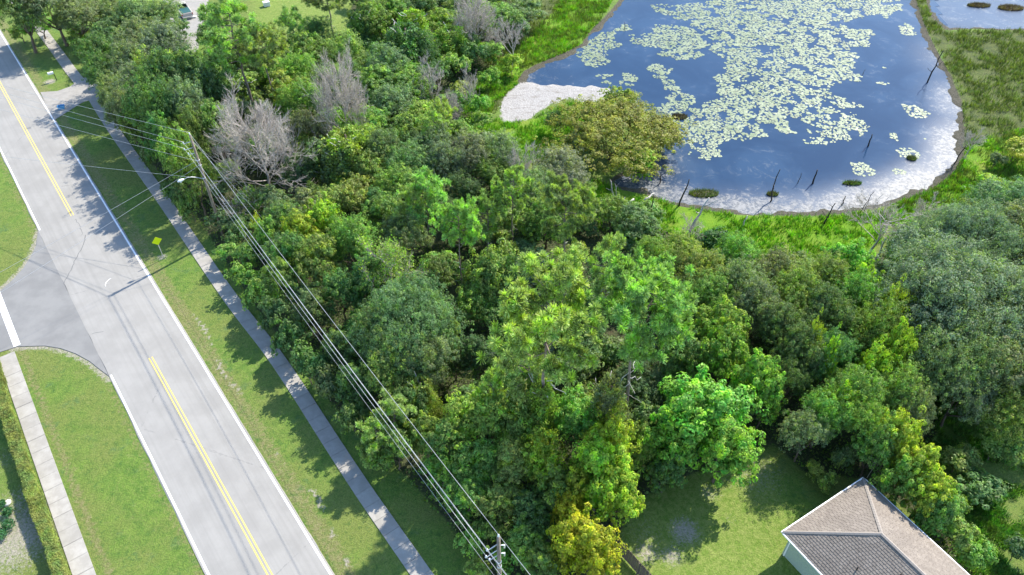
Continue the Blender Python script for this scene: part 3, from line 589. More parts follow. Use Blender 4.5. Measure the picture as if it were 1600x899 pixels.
TREES = [
 # road edge, top to bottom
 ('oak', 25, 15, 42, 11.0, 'D'), ('oak', 75, 5, 45, 11.0, 'G'), ('oak', 118, 25, 38, 8, 'G'), ('shrub', 138, 75, 16, 2.5, 'M'), ('shrub', 120, 42, 18, 2.5, 'D'), ('broad', 165, 75, 26, 5, 'D'), ('broad', 30, 50, 16, 3, 'L'), ('broad', 60, 38, 22, 4.0, 'M'), ('palm', 148, 28, 22, 4.0, 'L'), ('shrub', 125, 55, 18, 2.5, 'M'), ('shrub', 165, 45, 18, 2.5, 'L'),
 ('oak', 185, 20, 34, 7.0, 'G'), ('oak', 215, 28, 36, 8.0, 'G'), ('oak', 262, 28, 34, 8.0, 'G'), ('broad', 180, 55, 30, 7.0, 'D'), ('oak', 155, 95, 40, 9.0, 'K'), ('oak', 165, 118, 32, 8.0, 'D'), ('oak', 222, 68, 42, 9.0, 'G'), ('oak', 255, 80, 36, 9.0, 'S'),
 ('oak', 205, 105, 38, 9.0, 'G'), ('oak', 180, 150, 30, 8.0, 'G'), ('oak', 215, 142, 34, 9.0, 'S'), ('broad', 250, 118, 30, 10.5, 'L'), ('oak', 275, 135, 42, 12.0, 'K'), ('oak', 238, 160, 36, 11.5, 'D'), ('oak', 195, 175, 30, 8.0, 'G'), ('oak', 260, 185, 38, 11.5, 'D'), ('broad', 218, 195, 26, 7.0, 'M'),
 ('oak', 300, 178, 34, 11.5, 'S'), ('broad', 320, 150, 34, 11.0, 'D'), ('oak', 300, 220, 30, 10.5, 'D'), ('broad', 282, 248, 26, 10.5, 'L'), ('broad', 300, 275, 28, 9.5, 'M'), ('shrub', 275, 300, 18, 4.0, 'D'), ('broad', 340, 205, 28, 10.0, 'M'), ('broad', 325, 125, 30, 9.5, 'D'), ('shrub', 296, 320, 18, 4.0, 'M'), ('broad', 255, 225, 26, 10.5, 'D'), ('shrub', 236, 240, 18, 4.0, 'D'),
 # pines top left
 ('pine', 360, 40, 62, 18, 'B'), ('pine', 410, 75, 40, 14, 'Y'), ('pine', 508, -12, 38, 12, 'M'), ('ypine', 455, 35, 24, 9, 'D'), ('broad', 330, 60, 26, 7, 'M'), ('broad', 350, 95, 28, 7, 'D'),
 # bleached and bare
 ('bare', 402, 222, 68, 11.5, 'M', None, 0), ('bare', 535, 158, 44, 12, 'M', None, 0), ('bare', 672, 112, 46, 10, 'M', None, 1), ('bare', 735, 125, 30, 9, 'M', None, 1), ('bare', 742, 30, 36, 8.5, 'M'), ('thin', 800, 62, 28, 8, 'M'), ('thin', 1378, 352, 56, 7, 'M'), ('half', 612, 425, 50, 9.5, 'L', 'pale twiggy half-dead tree standing behind the grey-topped oak', 0), ('thin', 1520, 222, 22, 4.5, 'M'), ('thin', 815, 262, 28, 8, 'M'), ('half', 555, 195, 30, 6, 'L'),
 ('bare', 700, 170, 22, 5, 'M'), ('thin', 1450, 330, 30, 4.5, 'M'), ('thin', 1080, 360, 24, 4.5, 'M'), ('thin', 1370, 720, 16, 4, 'M'),
 # upper wood
 ('broad', 480, 80, 30, 7, 'M'), ('oak', 470, 115, 34, 7.5, 'M'), ('oak', 540, 82, 34, 7, 'O'), ('oak', 500, 50, 26, 6, 'D'), ('broad', 580, 35, 26, 8, 'M'), ('vine', 568, 50, 16, 8, 'D'), ('vine', 636, 75, 26, 8.5, 'D'), ('vine', 648, 60, 24, 8, 'B'), ('broad', 615, 20, 26, 7, 'M'), ('broad', 660, 15, 30, 7, 'D'), ('broad', 690, 40, 30, 6, 'B'), ('vine', 705, 68, 20, 6, 'M'),
 ('oak', 600, 100, 34, 7, 'G'), ('broad', 590, 130, 28, 6, 'L'), ('broad', 640, 135, 28, 6, 'M'), ('oak', 615, 165, 34, 7, 'G'), ('broad', 580, 200, 30, 6.5, 'M'), ('broad', 640, 205, 30, 6, 'M'), ('oak', 600, 235, 34, 7, 'D'), ('broad', 655, 185, 26, 6, 'L'), ('ypine', 690, 175, 20, 7.5, 'Y'), ('ypine', 680, 200, 22, 8, 'L'),
 ('oak', 470, 165, 36, 8, 'M'), ('oak', 480, 205, 32, 7, 'G'), ('broad', 500, 250, 30, 7, 'D'), ('vine', 545, 245, 30, 8.5, 'L'), ('vine', 530, 262, 24, 7, 'G'), ('broad', 445, 140, 28, 7, 'L'), ('oak', 510, 130, 30, 7, 'G'), ('broad', 430, 110, 28, 7, 'M'), ('broad', 470, 270, 26, 5.5, 'K'), ('broad', 585, 260, 28, 6.5, 'M'), ('oak', 640, 255, 34, 7, 'G'), ('oak', 680, 230, 34, 7, 'G'),
 ('broad', 720, 215, 26, 5.5, 'M'), ('oak', 735, 245, 34, 7.5, 'S'), ('oak', 700, 260, 32, 7, 'G'), ('oak', 780, 240, 30, 7, 'S'), ('shrub', 745, 165, 20, 3.5, 'B'), ('shrub', 720, 145, 20, 3.5, 'L'), ('shrub', 765, 120, 18, 3, 'B'), ('shrub', 770, 80, 22, 3.5, 'M'), ('shrub', 800, 100, 18, 3, 'Y'), ('broad', 790, 30, 26, 5, 'M'), ('broad', 825, 15, 26, 5, 'G'), ('shrub', 815, 45, 20, 3.5, 'D'), ('shrub', 740, 85, 22, 4, 'D'), ('shrub', 712, 100, 22, 4, 'L'), ('shrub', 752, 190, 18, 3, 'L'), ('broad', 868, 188, 14, 3, 'D'),
 # middle
 ('oak', 870, 270, 40, 7.5, 'S'), ('oak', 835, 300, 36, 7, 'G'), ('pine', 800, 290, 36, 12, 'L'), ('pine', 885, 325, 46, 13.5, 'M'), ('ypine', 665, 300, 34, 10, 'Y'), ('ypine', 640, 320, 28, 9, 'Y'), ('pine', 715, 355, 38, 13.5, 'B'), ('ypine', 760, 330, 30, 9, 'M'), ('broad', 560, 310, 30, 6.5, 'O'), ('broad', 520, 320, 28, 6, 'O'),
 ('broad', 480, 325, 28, 6, 'G'), ('broad', 445, 330, 26, 6, 'G'), ('laurel', 505, 350, 26, 6.5, 'Y'), ('laurel', 470, 365, 26, 6.5, 'Y'), ('broad', 600, 335, 30, 6.5, 'M'), ('oak', 635, 370, 36, 7, 'G'), ('oak', 550, 380, 40, 8, 'M'), ('broad', 500, 410, 34, 8, 'M'), ('broad', 455, 400, 28, 7, 'D'), ('laurel', 420, 370, 22, 6, 'M'), ('shrub', 412, 362, 13, 5.5, 'Y'), ('broad', 440, 440, 26, 6.5, 'M'), ('shrub', 395, 400, 22, 4, 'M'),
 ('broad', 575, 440, 34, 7.5, 'D'), ('broad', 530, 460, 32, 7, 'D'), ('broad', 490, 490, 30, 6.5, 'K'), ('shrub', 430, 490, 24, 4.5, 'D'), ('shrub', 375, 370, 22, 3.5, 'D'), ('shrub', 360, 395, 22, 3, 'L'), ('shrub', 385, 430, 24, 3.5, 'M'), ('shrub', 405, 460, 24, 4, 'L'), ('shrub', 455, 530, 28, 4.5, 'D'), ('shrub', 480, 570, 28, 4.5, 'D'), ('shrub', 510, 600, 26, 4, 'D'),
 ('bigoak', 640, 510, 72, 9.6, 'G', 'large grey-topped oak between the power lines and the pines'), ('oak', 590, 530, 44, 8.5, 'D'), ('oak', 665, 570, 44, 8, 'G'), ('oak', 615, 580, 40, 7.5, 'M'), ('broad', 690, 430, 24, 5.5, 'D'), ('laurel', 770, 440, 42, 8, 'M'), ('ypine', 708, 515, 12, 6, 'Y'), ('broad', 735, 480, 26, 6, 'L'), ('broad', 750, 560, 32, 6, 'K'), ('broad', 710, 560, 26, 5, 'K'),
 ('laurel', 530, 545, 26, 6, 'D'), ('laurel', 555, 600, 28, 6, 'D'), ('broad', 640, 635, 30, 6, 'K'), ('vine', 660, 625, 20, 6.5, 'L'), ('ypine', 612, 640, 34, 6.5, 'L'), ('ypine', 590, 680, 28, 5.5, 'L'), ('shrub', 550, 650, 26, 4, 'D'), ('shrub', 585, 700, 26, 4, 'M'), ('broad', 620, 700, 28, 5, 'M'),
 # the giant pines
 ('pine', 858, 505, 100, 20, 'B', 'tallest pine with grey trunk and dead limbs showing through', 0), ('pine', 1000, 490, 86, 19.5, 'B', 'second tall pine with rounded crown right of the tallest pine', 2), ('ypine', 825, 560, 44, 12, 'L'), ('ypine', 950, 410, 34, 11, 'M'), ('broad', 905, 650, 36, 7.5, 'L'), ('vine', 948, 655, 26, 9, 'G', 'vine column round the base of the second tall pine'), ('vine', 845, 655, 22, 9, 'O', 'vine column round the base of the tallest pine'), ('ypine', 770, 610, 30, 8, 'L'),
 ('shrub', 1000, 560, 24, 3.5, 'K'), ('broad', 985, 590, 28, 4.5, 'K'), ('broad', 1025, 600, 26, 4, 'D'), ('shrub', 960, 560, 24, 4, 'D'),
 # right of pines
 ('laurel', 1125, 520, 40, 8, 'B'), ('laurel', 1130, 555, 38, 8, 'B'), ('laurel', 1065, 560, 36, 7, 'D'), ('laurel', 1095, 650, 68, 9, 'B', 'broad bright green laurel at the edge of the back lawn', 0), ('laurel', 1130, 700, 48, 7.5, 'B'), ('laurel', 1050, 690, 44, 7, 'B'), ('laurel', 1180, 600, 38, 8, 'B'), ('laurel', 1200, 620, 28, 7, 'B'), ('laurel', 1010, 670, 38, 5.5, 'D'), ('laurel', 1040, 740, 30, 4.5, 'D'), ('broad', 1000, 620, 28, 4, 'K'),
 ('oak', 1060, 400, 34, 6.5, 'O'), ('oak', 1020, 410, 32, 6.5, 'M'), ('oak', 1100, 430, 38, 7, 'O'), ('oak', 1150, 400, 36, 7, 'M'), ('oak', 1110, 470, 38, 7.5, 'M'), ('oak', 1160, 450, 40, 8, 'G'), ('oak', 1210, 430, 38, 7.5, 'G'), ('oak', 1180, 490, 40, 8, 'G'), ('oak', 1240, 470, 42, 8, 'M'), ('oak', 1225, 520, 40, 8, 'D'), ('oak', 1280, 440, 38, 7.5, 'M'), ('laurel', 1320, 415, 34, 6.5, 'B'),
 ('oak', 1290, 500, 42, 8.5, 'D'), ('oak', 1340, 470, 38, 8, 'M'), ('laurel', 1345, 450, 26, 7, 'Y'), ('oak', 1250, 560, 38, 8, 'D'), ('oak', 1300, 560, 40, 8, 'D'), ('oak', 1370, 520, 40, 9, 'M'), ('laurel', 1385, 495, 24, 9, 'Y'), ('laurel', 1395, 555, 28, 9, 'Y'), ('laurel', 1360, 580, 26, 8, 'Y'), ('oak', 1230, 600, 32, 7, 'D'), ('laurel', 1262, 545, 14, 8.5, 'Y'), ('laurel', 1290, 570, 14, 8, 'Y'),
 ('oak', 1340, 620, 42, 8, 'M'), ('oak', 1400, 610, 38, 8, 'O'), ('oak', 1290, 650, 40, 7, 'M'), ('oak', 1260, 680, 34, 6, 'G'), ('laurel', 1310, 640, 24, 7, 'Y'), ('oak', 1350, 670, 38, 7.5, 'M'), ('oak', 1420, 640, 32, 7, 'G'), ('laurel', 1400, 690, 34, 7, 'Y'), ('laurel', 1370, 700, 30, 6.5, 'M'), ('laurel', 1430, 730, 34, 6.5, 'Y'), ('laurel', 1450, 770, 36, 6, 'Y'), ('laurel', 1410, 750, 30, 6, 'M'), ('laurel', 1470, 800, 30, 5, 'M'), ('shrub', 1500, 840, 30, 3.6, 'L'), ('shrub', 1525, 872, 28, 3.2, 'M'), ('shrub', 1490, 800, 24, 3.5, 'M'), ('shrub', 1445, 820, 20, 3.5, 'M'),
 ('shrub', 1275, 735, 14, 2.2, 'O'), ('shrub', 1295, 752, 13, 2, 'O'), ('shrub', 1320, 715, 20, 3.5, 'D'),
 # huge grey oaks on the right
 ('bigoak', 1500, 480, 108, 11, 'S', 'huge grey oak with the widest crown on the right'), ('oak', 1450, 400, 56, 8.5, 'S'), ('bigoak', 1515, 385, 74, 9.5, 'S'), ('oak', 1585, 380, 56, 9, 'G'), ('oak', 1575, 320, 50, 8, 'G'), ('bigoak', 1490, 560, 72, 9, 'G'), ('oak', 1560, 580, 64, 9, 'G'), ('bigoak', 1610, 500, 74, 9.5, 'S'), ('oak', 1640, 430, 60, 9, 'G'), ('oak', 1640, 580, 60, 9, 'G'), ('oak', 1500, 620, 44, 7, 'G'), ('oak', 1580, 650, 44, 6.5, 'M'), ('oak', 1440, 480, 44, 8, 'G'), ('oak', 1430, 440, 34, 7, 'D'),
 ('shrub', 1520, 330, 24, 3, 'O'), ('shrub', 1480, 345, 26, 3, 'L'), ('shrub', 1430, 365, 24, 3, 'O'), ('shrub', 1545, 290, 24, 3, 'Y'), ('shrub', 1590, 235, 26, 3, 'Y'), ('shrub', 1560, 700, 34, 3, 'M'), ('shrub', 1500, 720, 30, 2.5, 'M'), ('shrub', 1530, 760, 34, 2.5, 'D'), ('shrub', 1595, 860, 24, 2.5, 'D'), ('shrub', 1558, 250, 14, 2, 'D'),
 # bottom wood
 ('broad', 730, 650, 36, 7.5, 'L'), ('broad', 770, 660, 40, 7, 'L'), ('broad', 815, 660, 40, 7, 'L'), ('broad', 700, 690, 34, 6, 'M'), ('broad', 745, 720, 38, 6, 'M'), ('broad', 800, 730, 40, 6.5, 'L'), ('broad', 850, 720, 38, 7, 'Y'), ('laurel', 870, 770, 34, 6, 'M'), ('broad', 690, 740, 30, 4.5, 'M'), ('broad', 730, 780, 34, 5, 'M'), ('broad', 780, 790, 36, 5.5, 'M'), ('broad', 830, 800, 36, 5, 'D'), ('laurel', 935, 740, 50, 8.5, 'Y'), ('laurel', 965, 770, 40, 7.5, 'Y'), ('laurel', 900, 770, 28, 6.5, 'Y'), ('laurel', 950, 700, 36, 8, 'Y'),
 ('laurel', 905, 845, 48, 7, 'U', 'mustard yellow tree near the bottom edge, beside the lawn fence'), ('laurel', 925, 870, 36, 5.5, 'U'), ('laurel', 890, 805, 24, 6, 'U'), ('broad', 825, 850, 34, 4.5, 'M'), ('laurel', 850, 880, 34, 4.5, 'M'), ('shrub', 760, 830, 26, 3.5, 'M'), ('shrub', 735, 850, 24, 3, 'L'), ('shrub', 800, 870, 26, 3.5, 'M'), ('shrub', 745, 890, 20, 2.5, 'L'), ('laurel', 665, 680, 26, 5.5, 'M'), ('laurel', 830, 620, 34, 7.5, 'L'),
 # pond
 ('willow', 958, 210, 92, 6.0, 'W', 'wide olive and gold willow leaning over the pond edge'), ('shrub', 1000, 250, 30, 4, 'Y'), ('shrub', 965, 152, 24, 4, 'W'), ('shrub', 1035, 205, 34, 3.5, 'W'), ('shrub', 900, 235, 30, 4, 'D'),
]
for t_ in TREES: tree(*t_)

# filler shrubs and small trees where the wood is thick and the list above leaves gaps
rng = np.random.default_rng(5); fa = np.array(FLOOR); cnt = 0; cand = rng.uniform(fa.min(0), fa.max(0), (2600, 2)); cand = cand[sdist(cand, FLOOR) < -1.0]
HOUSE_C = np.array((27, 28))
for c in cand:
    px, py = proj(c[0], c[1], 2)
    if not (-40 < px < 1640 and -30 < py < 930): continue
    pl = np.array(PLACED); dd = np.hypot(pl[:, 0]-c[0], pl[:, 1]-c[1])
    if (dd < 1.9).any() or (dd < pl[:, 2]*.42).any(): continue
    if 1180 < px < 1480 and py > 700 and py-700 > (px-1450)*1.0 - 0: continue
    near_edge = sdist(c[None], FLOOR)[0] > -2.5; k = rng.random()
    if k < .62 or near_edge: kind, sc, hs = 'shrub', rng.uniform(.75, 1.25), rng.uniform(.8, 1.3)
    elif k < .9: kind, sc, hs = 'broad', rng.uniform(.5, .8), rng.uniform(.55, .8)
    else: kind, sc, hs = 'oak', rng.uniform(.45, .6), rng.uniform(.55, .75)
    plant(kind, float(c[0]), float(c[1]), sc, hs, random.choice('DDMMKGLDM')); cnt += 1
    if cnt > 210: break
# a few trees just past the edges of the view, so that the wood and the far bank go on
for (x, y) in ((-98, 135), (-88, 142), (-75, 138), (-60, 145), (-45, 140), (-30, 148), (-12, 142), (4, 150), (100, 100), (104, 85), (92, 70), (85, 58), (70, 45), (110, 120), (110, 60), (20, 158), (96, 52)):
    plant(random.choice(['oak', 'oak', 'broad']), x+random.uniform(-2, 2), y+random.uniform(-2, 2), random.uniform(.8, 1.2), random.uniform(.8, 1.1), random.choice('GDM'), group='trees past the edge of the view')
for k, ps in PR.items():
    for i, p in enumerate(ps):
        if not used_proto.get((k, i)):
            for ch in list(p.children): bpy.data.objects.remove(ch)
            bpy.data.objects.remove(p)

# ---------------------------------------------------------------- low cover nobody could count
def scatter(polys, n, seed, pad=0, dens=None):
    r = np.random.default_rng(seed); out = []
    a = np.vstack([np.array(p) for p in polys]); p = r.uniform(a.min(0), a.max(0), (n, 2)); ok = np.zeros(n, bool)
    for q in polys: ok |= sdist(p, q) < pad
    p = p[ok]
    if dens: p = p[r.random(len(p)) < dens(p)]
    return p
p = scatter([FLOOR], 360000, 1, .3, lambda q: smooth(fbm(q, .35, 21), .30, .5)); p = p[(p[:, 1] < 150)]; r = np.random.default_rng(2)
hz = fbm(p, .5, 33)*1.3*r.uniform(0, 1, len(p)); z = ground_z(p)+hz+.03
me = leaf_mesh('undergrowth', np.column_stack([p, z]), rand_dirs(len(p), r)*.7+np.array([0, 0, .8]), .11, r, M['leaf'])
tag(link('undergrowth', me, color=(.11, .17, .035)), 'leafy undergrowth and creeper over the floor of the wood', 'undergrowth', kind='stuff')
def blades(name, p, hgt, wd, col, label, cat, seed, k=3):
    r = np.random.default_rng(seed); n = len(p)*k; b = np.repeat(p, k, 0)+r.normal(0, .09, (n, 2)); z = np.repeat(ground_z(p), k)-.02; a = r.uniform(0, 2*PI, n); L = hgt*r.uniform(.5, 1.2, n); ln = r.uniform(.2, .75, n)*L
    B = np.column_stack([b, z]); u = np.stack([-np.sin(a), np.cos(a), np.zeros(n)], 1)*wd/2; tip = B+np.stack([np.cos(a)*ln, np.sin(a)*ln, L], 1)
    V = np.stack([B-u, B+u, tip], 1).reshape(-1, 3); F = np.arange(n)[:, None]*3+np.array([[0, 1, 2]])
    return tag(link(name, np_mesh(name, V, F, 3, M['grass_blade']), color=col), label, cat, kind='stuff')
inpond = lambda q: (np.minimum(sdist(q, POND), sdist(q, POND2)) > .35) & (sdist(q, SAND) > .1)
p = scatter(WET, 150000, 3, .5, lambda q: smooth(fbm(q, .5, 51), .3, .55)*.8); p = p[inpond(p)]; p = p[(p[:, 0] < 75)]
blades('marsh_grass', p, .55, .09, (.13, .26, .012), 'bright green marsh grass round the pond', 'marsh grass', 6)
p = scatter(MEADOW, 40000, 14, .5, lambda q: smooth(fbm(q, .5, 52), .35, .6)*.8)
blades('meadow_grass', p, .45, .08, (.10, .20, .035), 'mid green meadow grass at the right-hand side', 'meadow grass', 16)
p = scatter(MARSH, 110000, 4, .5, lambda q: smooth(fbm(q, .5, 61), .3, .6)*.8); p = p[inpond(p)]; p = p[(p[:, 0] < 95)]
blades('reeds', p, .7, .08, (.105, .135, .035), 'dull green and tan reeds on the far right bank', 'reeds', 8)

# ================================================================= lily pads
PADS = [ # regions: polygon, cover
 ([(1092, 8), (1130, -8), (1180, -30), (1400, -30), (1408, 12), (1385, 27), (1360, 20), (1325, 35), (1300, 30), (1285, 28), (1300, 38), (1322, 46), (1355, 50), (1362, 70), (1320, 74), (1338, 84), (1342, 100), (1338, 126), (1300, 130), (1295, 142), (1310, 152), (1342, 166), (1320, 172), (1352, 198), (1350, 212), (1330, 205), (1310, 186), (1325, 218), (1282, 226), (1262, 220), (1270, 200), (1245, 186), (1230, 184), (1245, 212), (1215, 202), (1195, 195), (1180, 192), (1192, 212), (1160, 222), (1125, 222), (1112, 250), (1088, 240), (1075, 225), (1050, 205), (1048, 190), (1070, 175), (1098, 172), (1118, 160), (1128, 150), (1118, 130), (1130, 118), (1140, 110), (1135, 95), (1120, 82), (1104, 75), (1120, 70), (1125, 62), (1100, 55), (1095, 45), (1070, 35), (1055, 30), (1045, 22), (1022, 20), (1018, 10), (1045, 12)], .80),
 ([(1020, 40), (1060, 40), (1098, 55), (1100, 72), (1092, 85), (1058, 93), (1032, 86), (1035, 76), (1015, 74), (990, 68), (986, 58), (1005, 56), (1030, 56)], .85),
 ([(965, 42), (982, 40), (978, 46), (962, 52), (958, 65), (962, 72), (950, 85), (948, 95), (932, 108), (915, 98), (902, 88), (915, 72), (925, 62), (945, 55)], 1.0),
 ([(1013, 106), (1030, 102), (1048, 110), (1040, 122), (1020, 120), (1013, 112)], .8), ([(1032, 122), (1045, 125), (1055, 138), (1050, 145), (1038, 140)], .75),
 ([(1045, 145), (1060, 140), (1080, 150), (1072, 165), (1090, 178), (1065, 185), (1040, 180), (1028, 172), (1040, 158)], .75),
 ([(925, 118), (950, 118), (970, 130), (985, 128), (1000, 130), (960, 135)], .4), ([(972, 116), (995, 122), (990, 126), (972, 122)], .6),
 ([(1410, 38), (1425, 40), (1430, 52), (1410, 55)], .85), ([(1412, 168), (1425, 164), (1442, 172), (1440, 184), (1428, 182)], .9), ([(1330, 256), (1345, 254), (1362, 268), (1345, 274), (1332, 266)], .75),
 ([(1405, 236), (1420, 232), (1432, 240), (1425, 250), (1408, 248)], .9), ([(1376, 108), (1392, 108), (1392, 114), (1378, 113)], .5), ([(1372, 130), (1386, 132), (1385, 137)], .5), ([(1424, 218), (1440, 217), (1440, 224), (1424, 224)], .5), ([(1390, 208), (1402, 214), (1400, 220)], .4), ([(1400, 254), (1412, 262), (1400, 272), (1396, 262)], .5)]
r = np.random.default_rng(99); allp = []
for poly, cov in PADS:
    w_ = [at(*q, WATER_Z) for q in poly]; a = np.array(w_); st = .335
    X, Y = np.meshgrid(np.arange(a[:, 0].min(), a[:, 0].max()+st, st), np.arange(a[:, 1].min(), a[:, 1].max()+st, st)); X = X+((np.arange(X.shape[0]) % 2)*st/2)[:, None]
    g = np.stack([X.ravel(), Y.ravel()], 1); g = g+r.normal(0, .08, g.shape); d = sdist(g, w_)+(fbm(g, .7, 77)-.5)*3.0-.25; ok = (d < 0) & (fbm(g, .8, 88, 3) < (.35+cov*.36)) & (r.random(len(g)) < .86)
    allp.append(g[ok])
allp = np.vstack(allp); dpt = allp[:, 1]*CP+CAM_H*SP; order = np.argsort(dpt); allp = allp[order]
px_, py_ = proj(allp[:, 0], allp[:, 1], WATER_Z)
t = NT('lily_pad'); oi = t.new('ObjectInfo'); ge = t.new('NewGeometry'); c = t.mix(ge.outputs['Random Per Island'], (.13, .18, .085), (.23, .275, .155)); c = t.mix(t.math('MULTIPLY', t.math('GREATER_THAN', ge.outputs['Random Per Island'], .90), .7), c, (.085, .095, .035)); nb = t.noise(.35, 3, vec=ge.outputs['Position']); c = t.mix(t.math('MULTIPLY', t.ramp(nb, .5, .62), .5), c, (.10, .155, .045)); c = t.mix(t.math('MULTIPLY', oi.outputs['Random'], .4), c, (.29, .32, .22))
t.base(c, .5); t.p.inputs['Specular IOR Level'].default_value = .4; M['pad'] = t.m
def pad_verts(n=9):
    V = [(0, 0, .012)]+[(math.cos(a), math.sin(a)*.96, .0+.02*math.sin(3*a)) for a in np.linspace(.22, 2*PI-.22, n)]; return np.array(V)
PV = pad_verts(); me1 = bpy.data.meshes.new('lily_pad'); me1.from_pydata([tuple(v*np.array([.185, .185, 1])) for v in PV], [], [(0, i, i+1) for i in range(1, 9)]); me1.materials.append(M['pad']); me1.update()
inv = np.where((px_ > 0) & (px_ < 1600) & (py_ > 0))[0]; first = set(inv[:300].tolist())
for i in sorted(first):
    o = link('lily_pad', me1); o.location = (allp[i, 0], allp[i, 1], WATER_Z+.012+random.uniform(0, .012)); o.rotation_euler = (random.uniform(-.05, .05), random.uniform(-.05, .05), random.uniform(0, 6.28)); s = random.uniform(.8, 1.25); o.scale = (s, s, 1)
    tag(o, 'round pale green lily pad floating among others at the near side of the pond', 'lily pad', 'lily pads nearest the south shore')
rest = np.array([i for i in range(len(allp)) if i not in first]); q = allp[rest]; n = len(q); a = r.uniform(0, 2*PI, n); s = .185*r.uniform(.6, 1.5, n); ti = r.normal(0, .05, (n, 2))
ca, sa = np.cos(a), np.sin(a); V = np.empty((n, len(PV), 3)); V[:, :, 0] = q[:, :1]+s[:, None]*(ca[:, None]*PV[:, 0]-sa[:, None]*PV[:, 1]); V[:, :, 1] = q[:, 1:]+s[:, None]*(sa[:, None]*PV[:, 0]+ca[:, None]*PV[:, 1])
V[:, :, 2] = WATER_Z+.016+PV[:, 2]+r.uniform(0, .012, n)[:, None]+s[:, None]*PV[:, 0]*ti[:, :1]; F = (np.arange(n)[:, None, None]*len(PV)+np.array([(0, i, i+1) for i in range(1, 9)])[None]).reshape(-1, 3)
tag(link('lily_pads', np_mesh('lily_pads', V.reshape(-1, 3), F, 3, M['pad'])), 'thousands of pale lily pads covering the middle and far pond', 'lily pads', kind='stuff')
print('pads', len(allp), 'fill', cnt)

# ================================================================= grass islets, snags, logs
def islet(px, py, rx, ry, col, label, brown=False):
    x, y = at(px, py); r = np.random.default_rng(int(px)); D = depth(x, y); rx, ry = rx*D/FPX, ry*D/FPX*1.5
    root = thing('grass_islet', label, 'grass islet', (x, y, WATER_Z)); mb = MB(); n = 14
    ring = [(math.cos(a)*rx*random.uniform(.85, 1.1), math.sin(a)*ry*random.uniform(.85, 1.1)) for a in np.linspace(0, 2*PI, n, endpoint=False)]
    V = [(0, 0, .16)]+[(a*.6, b*.6, .12) for a, b in ring]+[(a, b, -.08) for a, b in ring]; Fm = [(0, 1+i, 1+(i+1) % n) for i in range(n)]+[(1+i, 1+n+i, 1+n+(i+1) % n, 1+(i+1) % n) for i in range(n)]
    mb.add(V, Fm).build('mud', M['mud'], root, smooth=True)
    k = int(500*rx*ry)+200; a = r.uniform(0, 2*PI, k); q = np.sqrt(r.uniform(0, 1, k)); B = np.stack([np.cos(a)*q*rx*.9, np.sin(a)*q*ry*.9, .1*(1-q)], 1); L = r.uniform(.15, .45, k); b = r.uniform(0, 6.28, k); u = np.stack([-np.sin(b), np.cos(b), 0*b], 1)*.035; tip = B+np.stack([np.cos(b)*L*.6, np.sin(b)*L*.6, L], 1)
    link('sedge', np_mesh('sedge', np.stack([B-u, B+u, tip], 1).reshape(-1, 3), np.arange(k*3), 3, M['grass_blade']), root, 'stuff', col)
M['mud'] = simple('wet_mud', (.10, .09, .06), .8)
islet(1332, 286, 17, 4, (.10, .15, .03), 'long thin grassy islet in the pond off the south-east shore'); islet(1425, 247, 8, 5, (.10, .12, .05), 'small round grassy islet beside white lily pads'); islet(1100, 302, 26, 8, (.12, .14, .05), 'broad grassy islet close to the south shore'); islet(1062, 182, 14, 6, (.09, .07, .05), 'brown dead clump among the lily pads right of the willow')
islet(1207, 303, 10, 4, (.12, .13, .05), 'tiny islet at the foot of the dark snag'); islet(1580, 12, 22, 8, (.12, .08, .06), 'brown reed clump in the far right marsh water'); islet(1530, 8, 20, 6, (.10, .07, .05), 'dark brown reed clump left of another in the marsh water')

def snag(base, top, r, mat, label, forks=2, name='snag', seed=None):
    bx, by = at(*base); z0 = float(ground_z(np.array([[bx, by]]))[0])-.2; q = (450-top[1])/FPX
    # height so that the tip, over the same depth line, shows at top
    best = min(np.arange(.4, 12, .05), key=lambda h: abs(proj(bx, by, h)[1]-top[1])); h = float(best); tx = at(top[0], top[1], h)[0]
    rng = np.random.default_rng(int(base[0]*7+base[1])); root = thing(name, label, 'dead trunk', (bx, by, z0)); e = np.array([tx-bx, 0, h-z0])
    tp = wobble_path((0, 0, 0), e, 6, .04+h*.008, rng); MB().tube(tp, np.linspace(r, r*.45, 6), 7).build('trunk', M[mat], root, smooth=True)
    for k in range(forks):
        i = rng.integers(2, 5); a = rng.uniform(0, 6.28); L = h*rng.uniform(.15, .35); MB().tube(wobble_path(tp[i], tp[i]+np.array([math.cos(a)*L, math.sin(a)*L*.6, L*rng.uniform(.2, .9)]), 4, .05, rng), np.linspace(r*.4, r*.12, 4), 5).build('branch', M[mat], root, smooth=True)
    return root
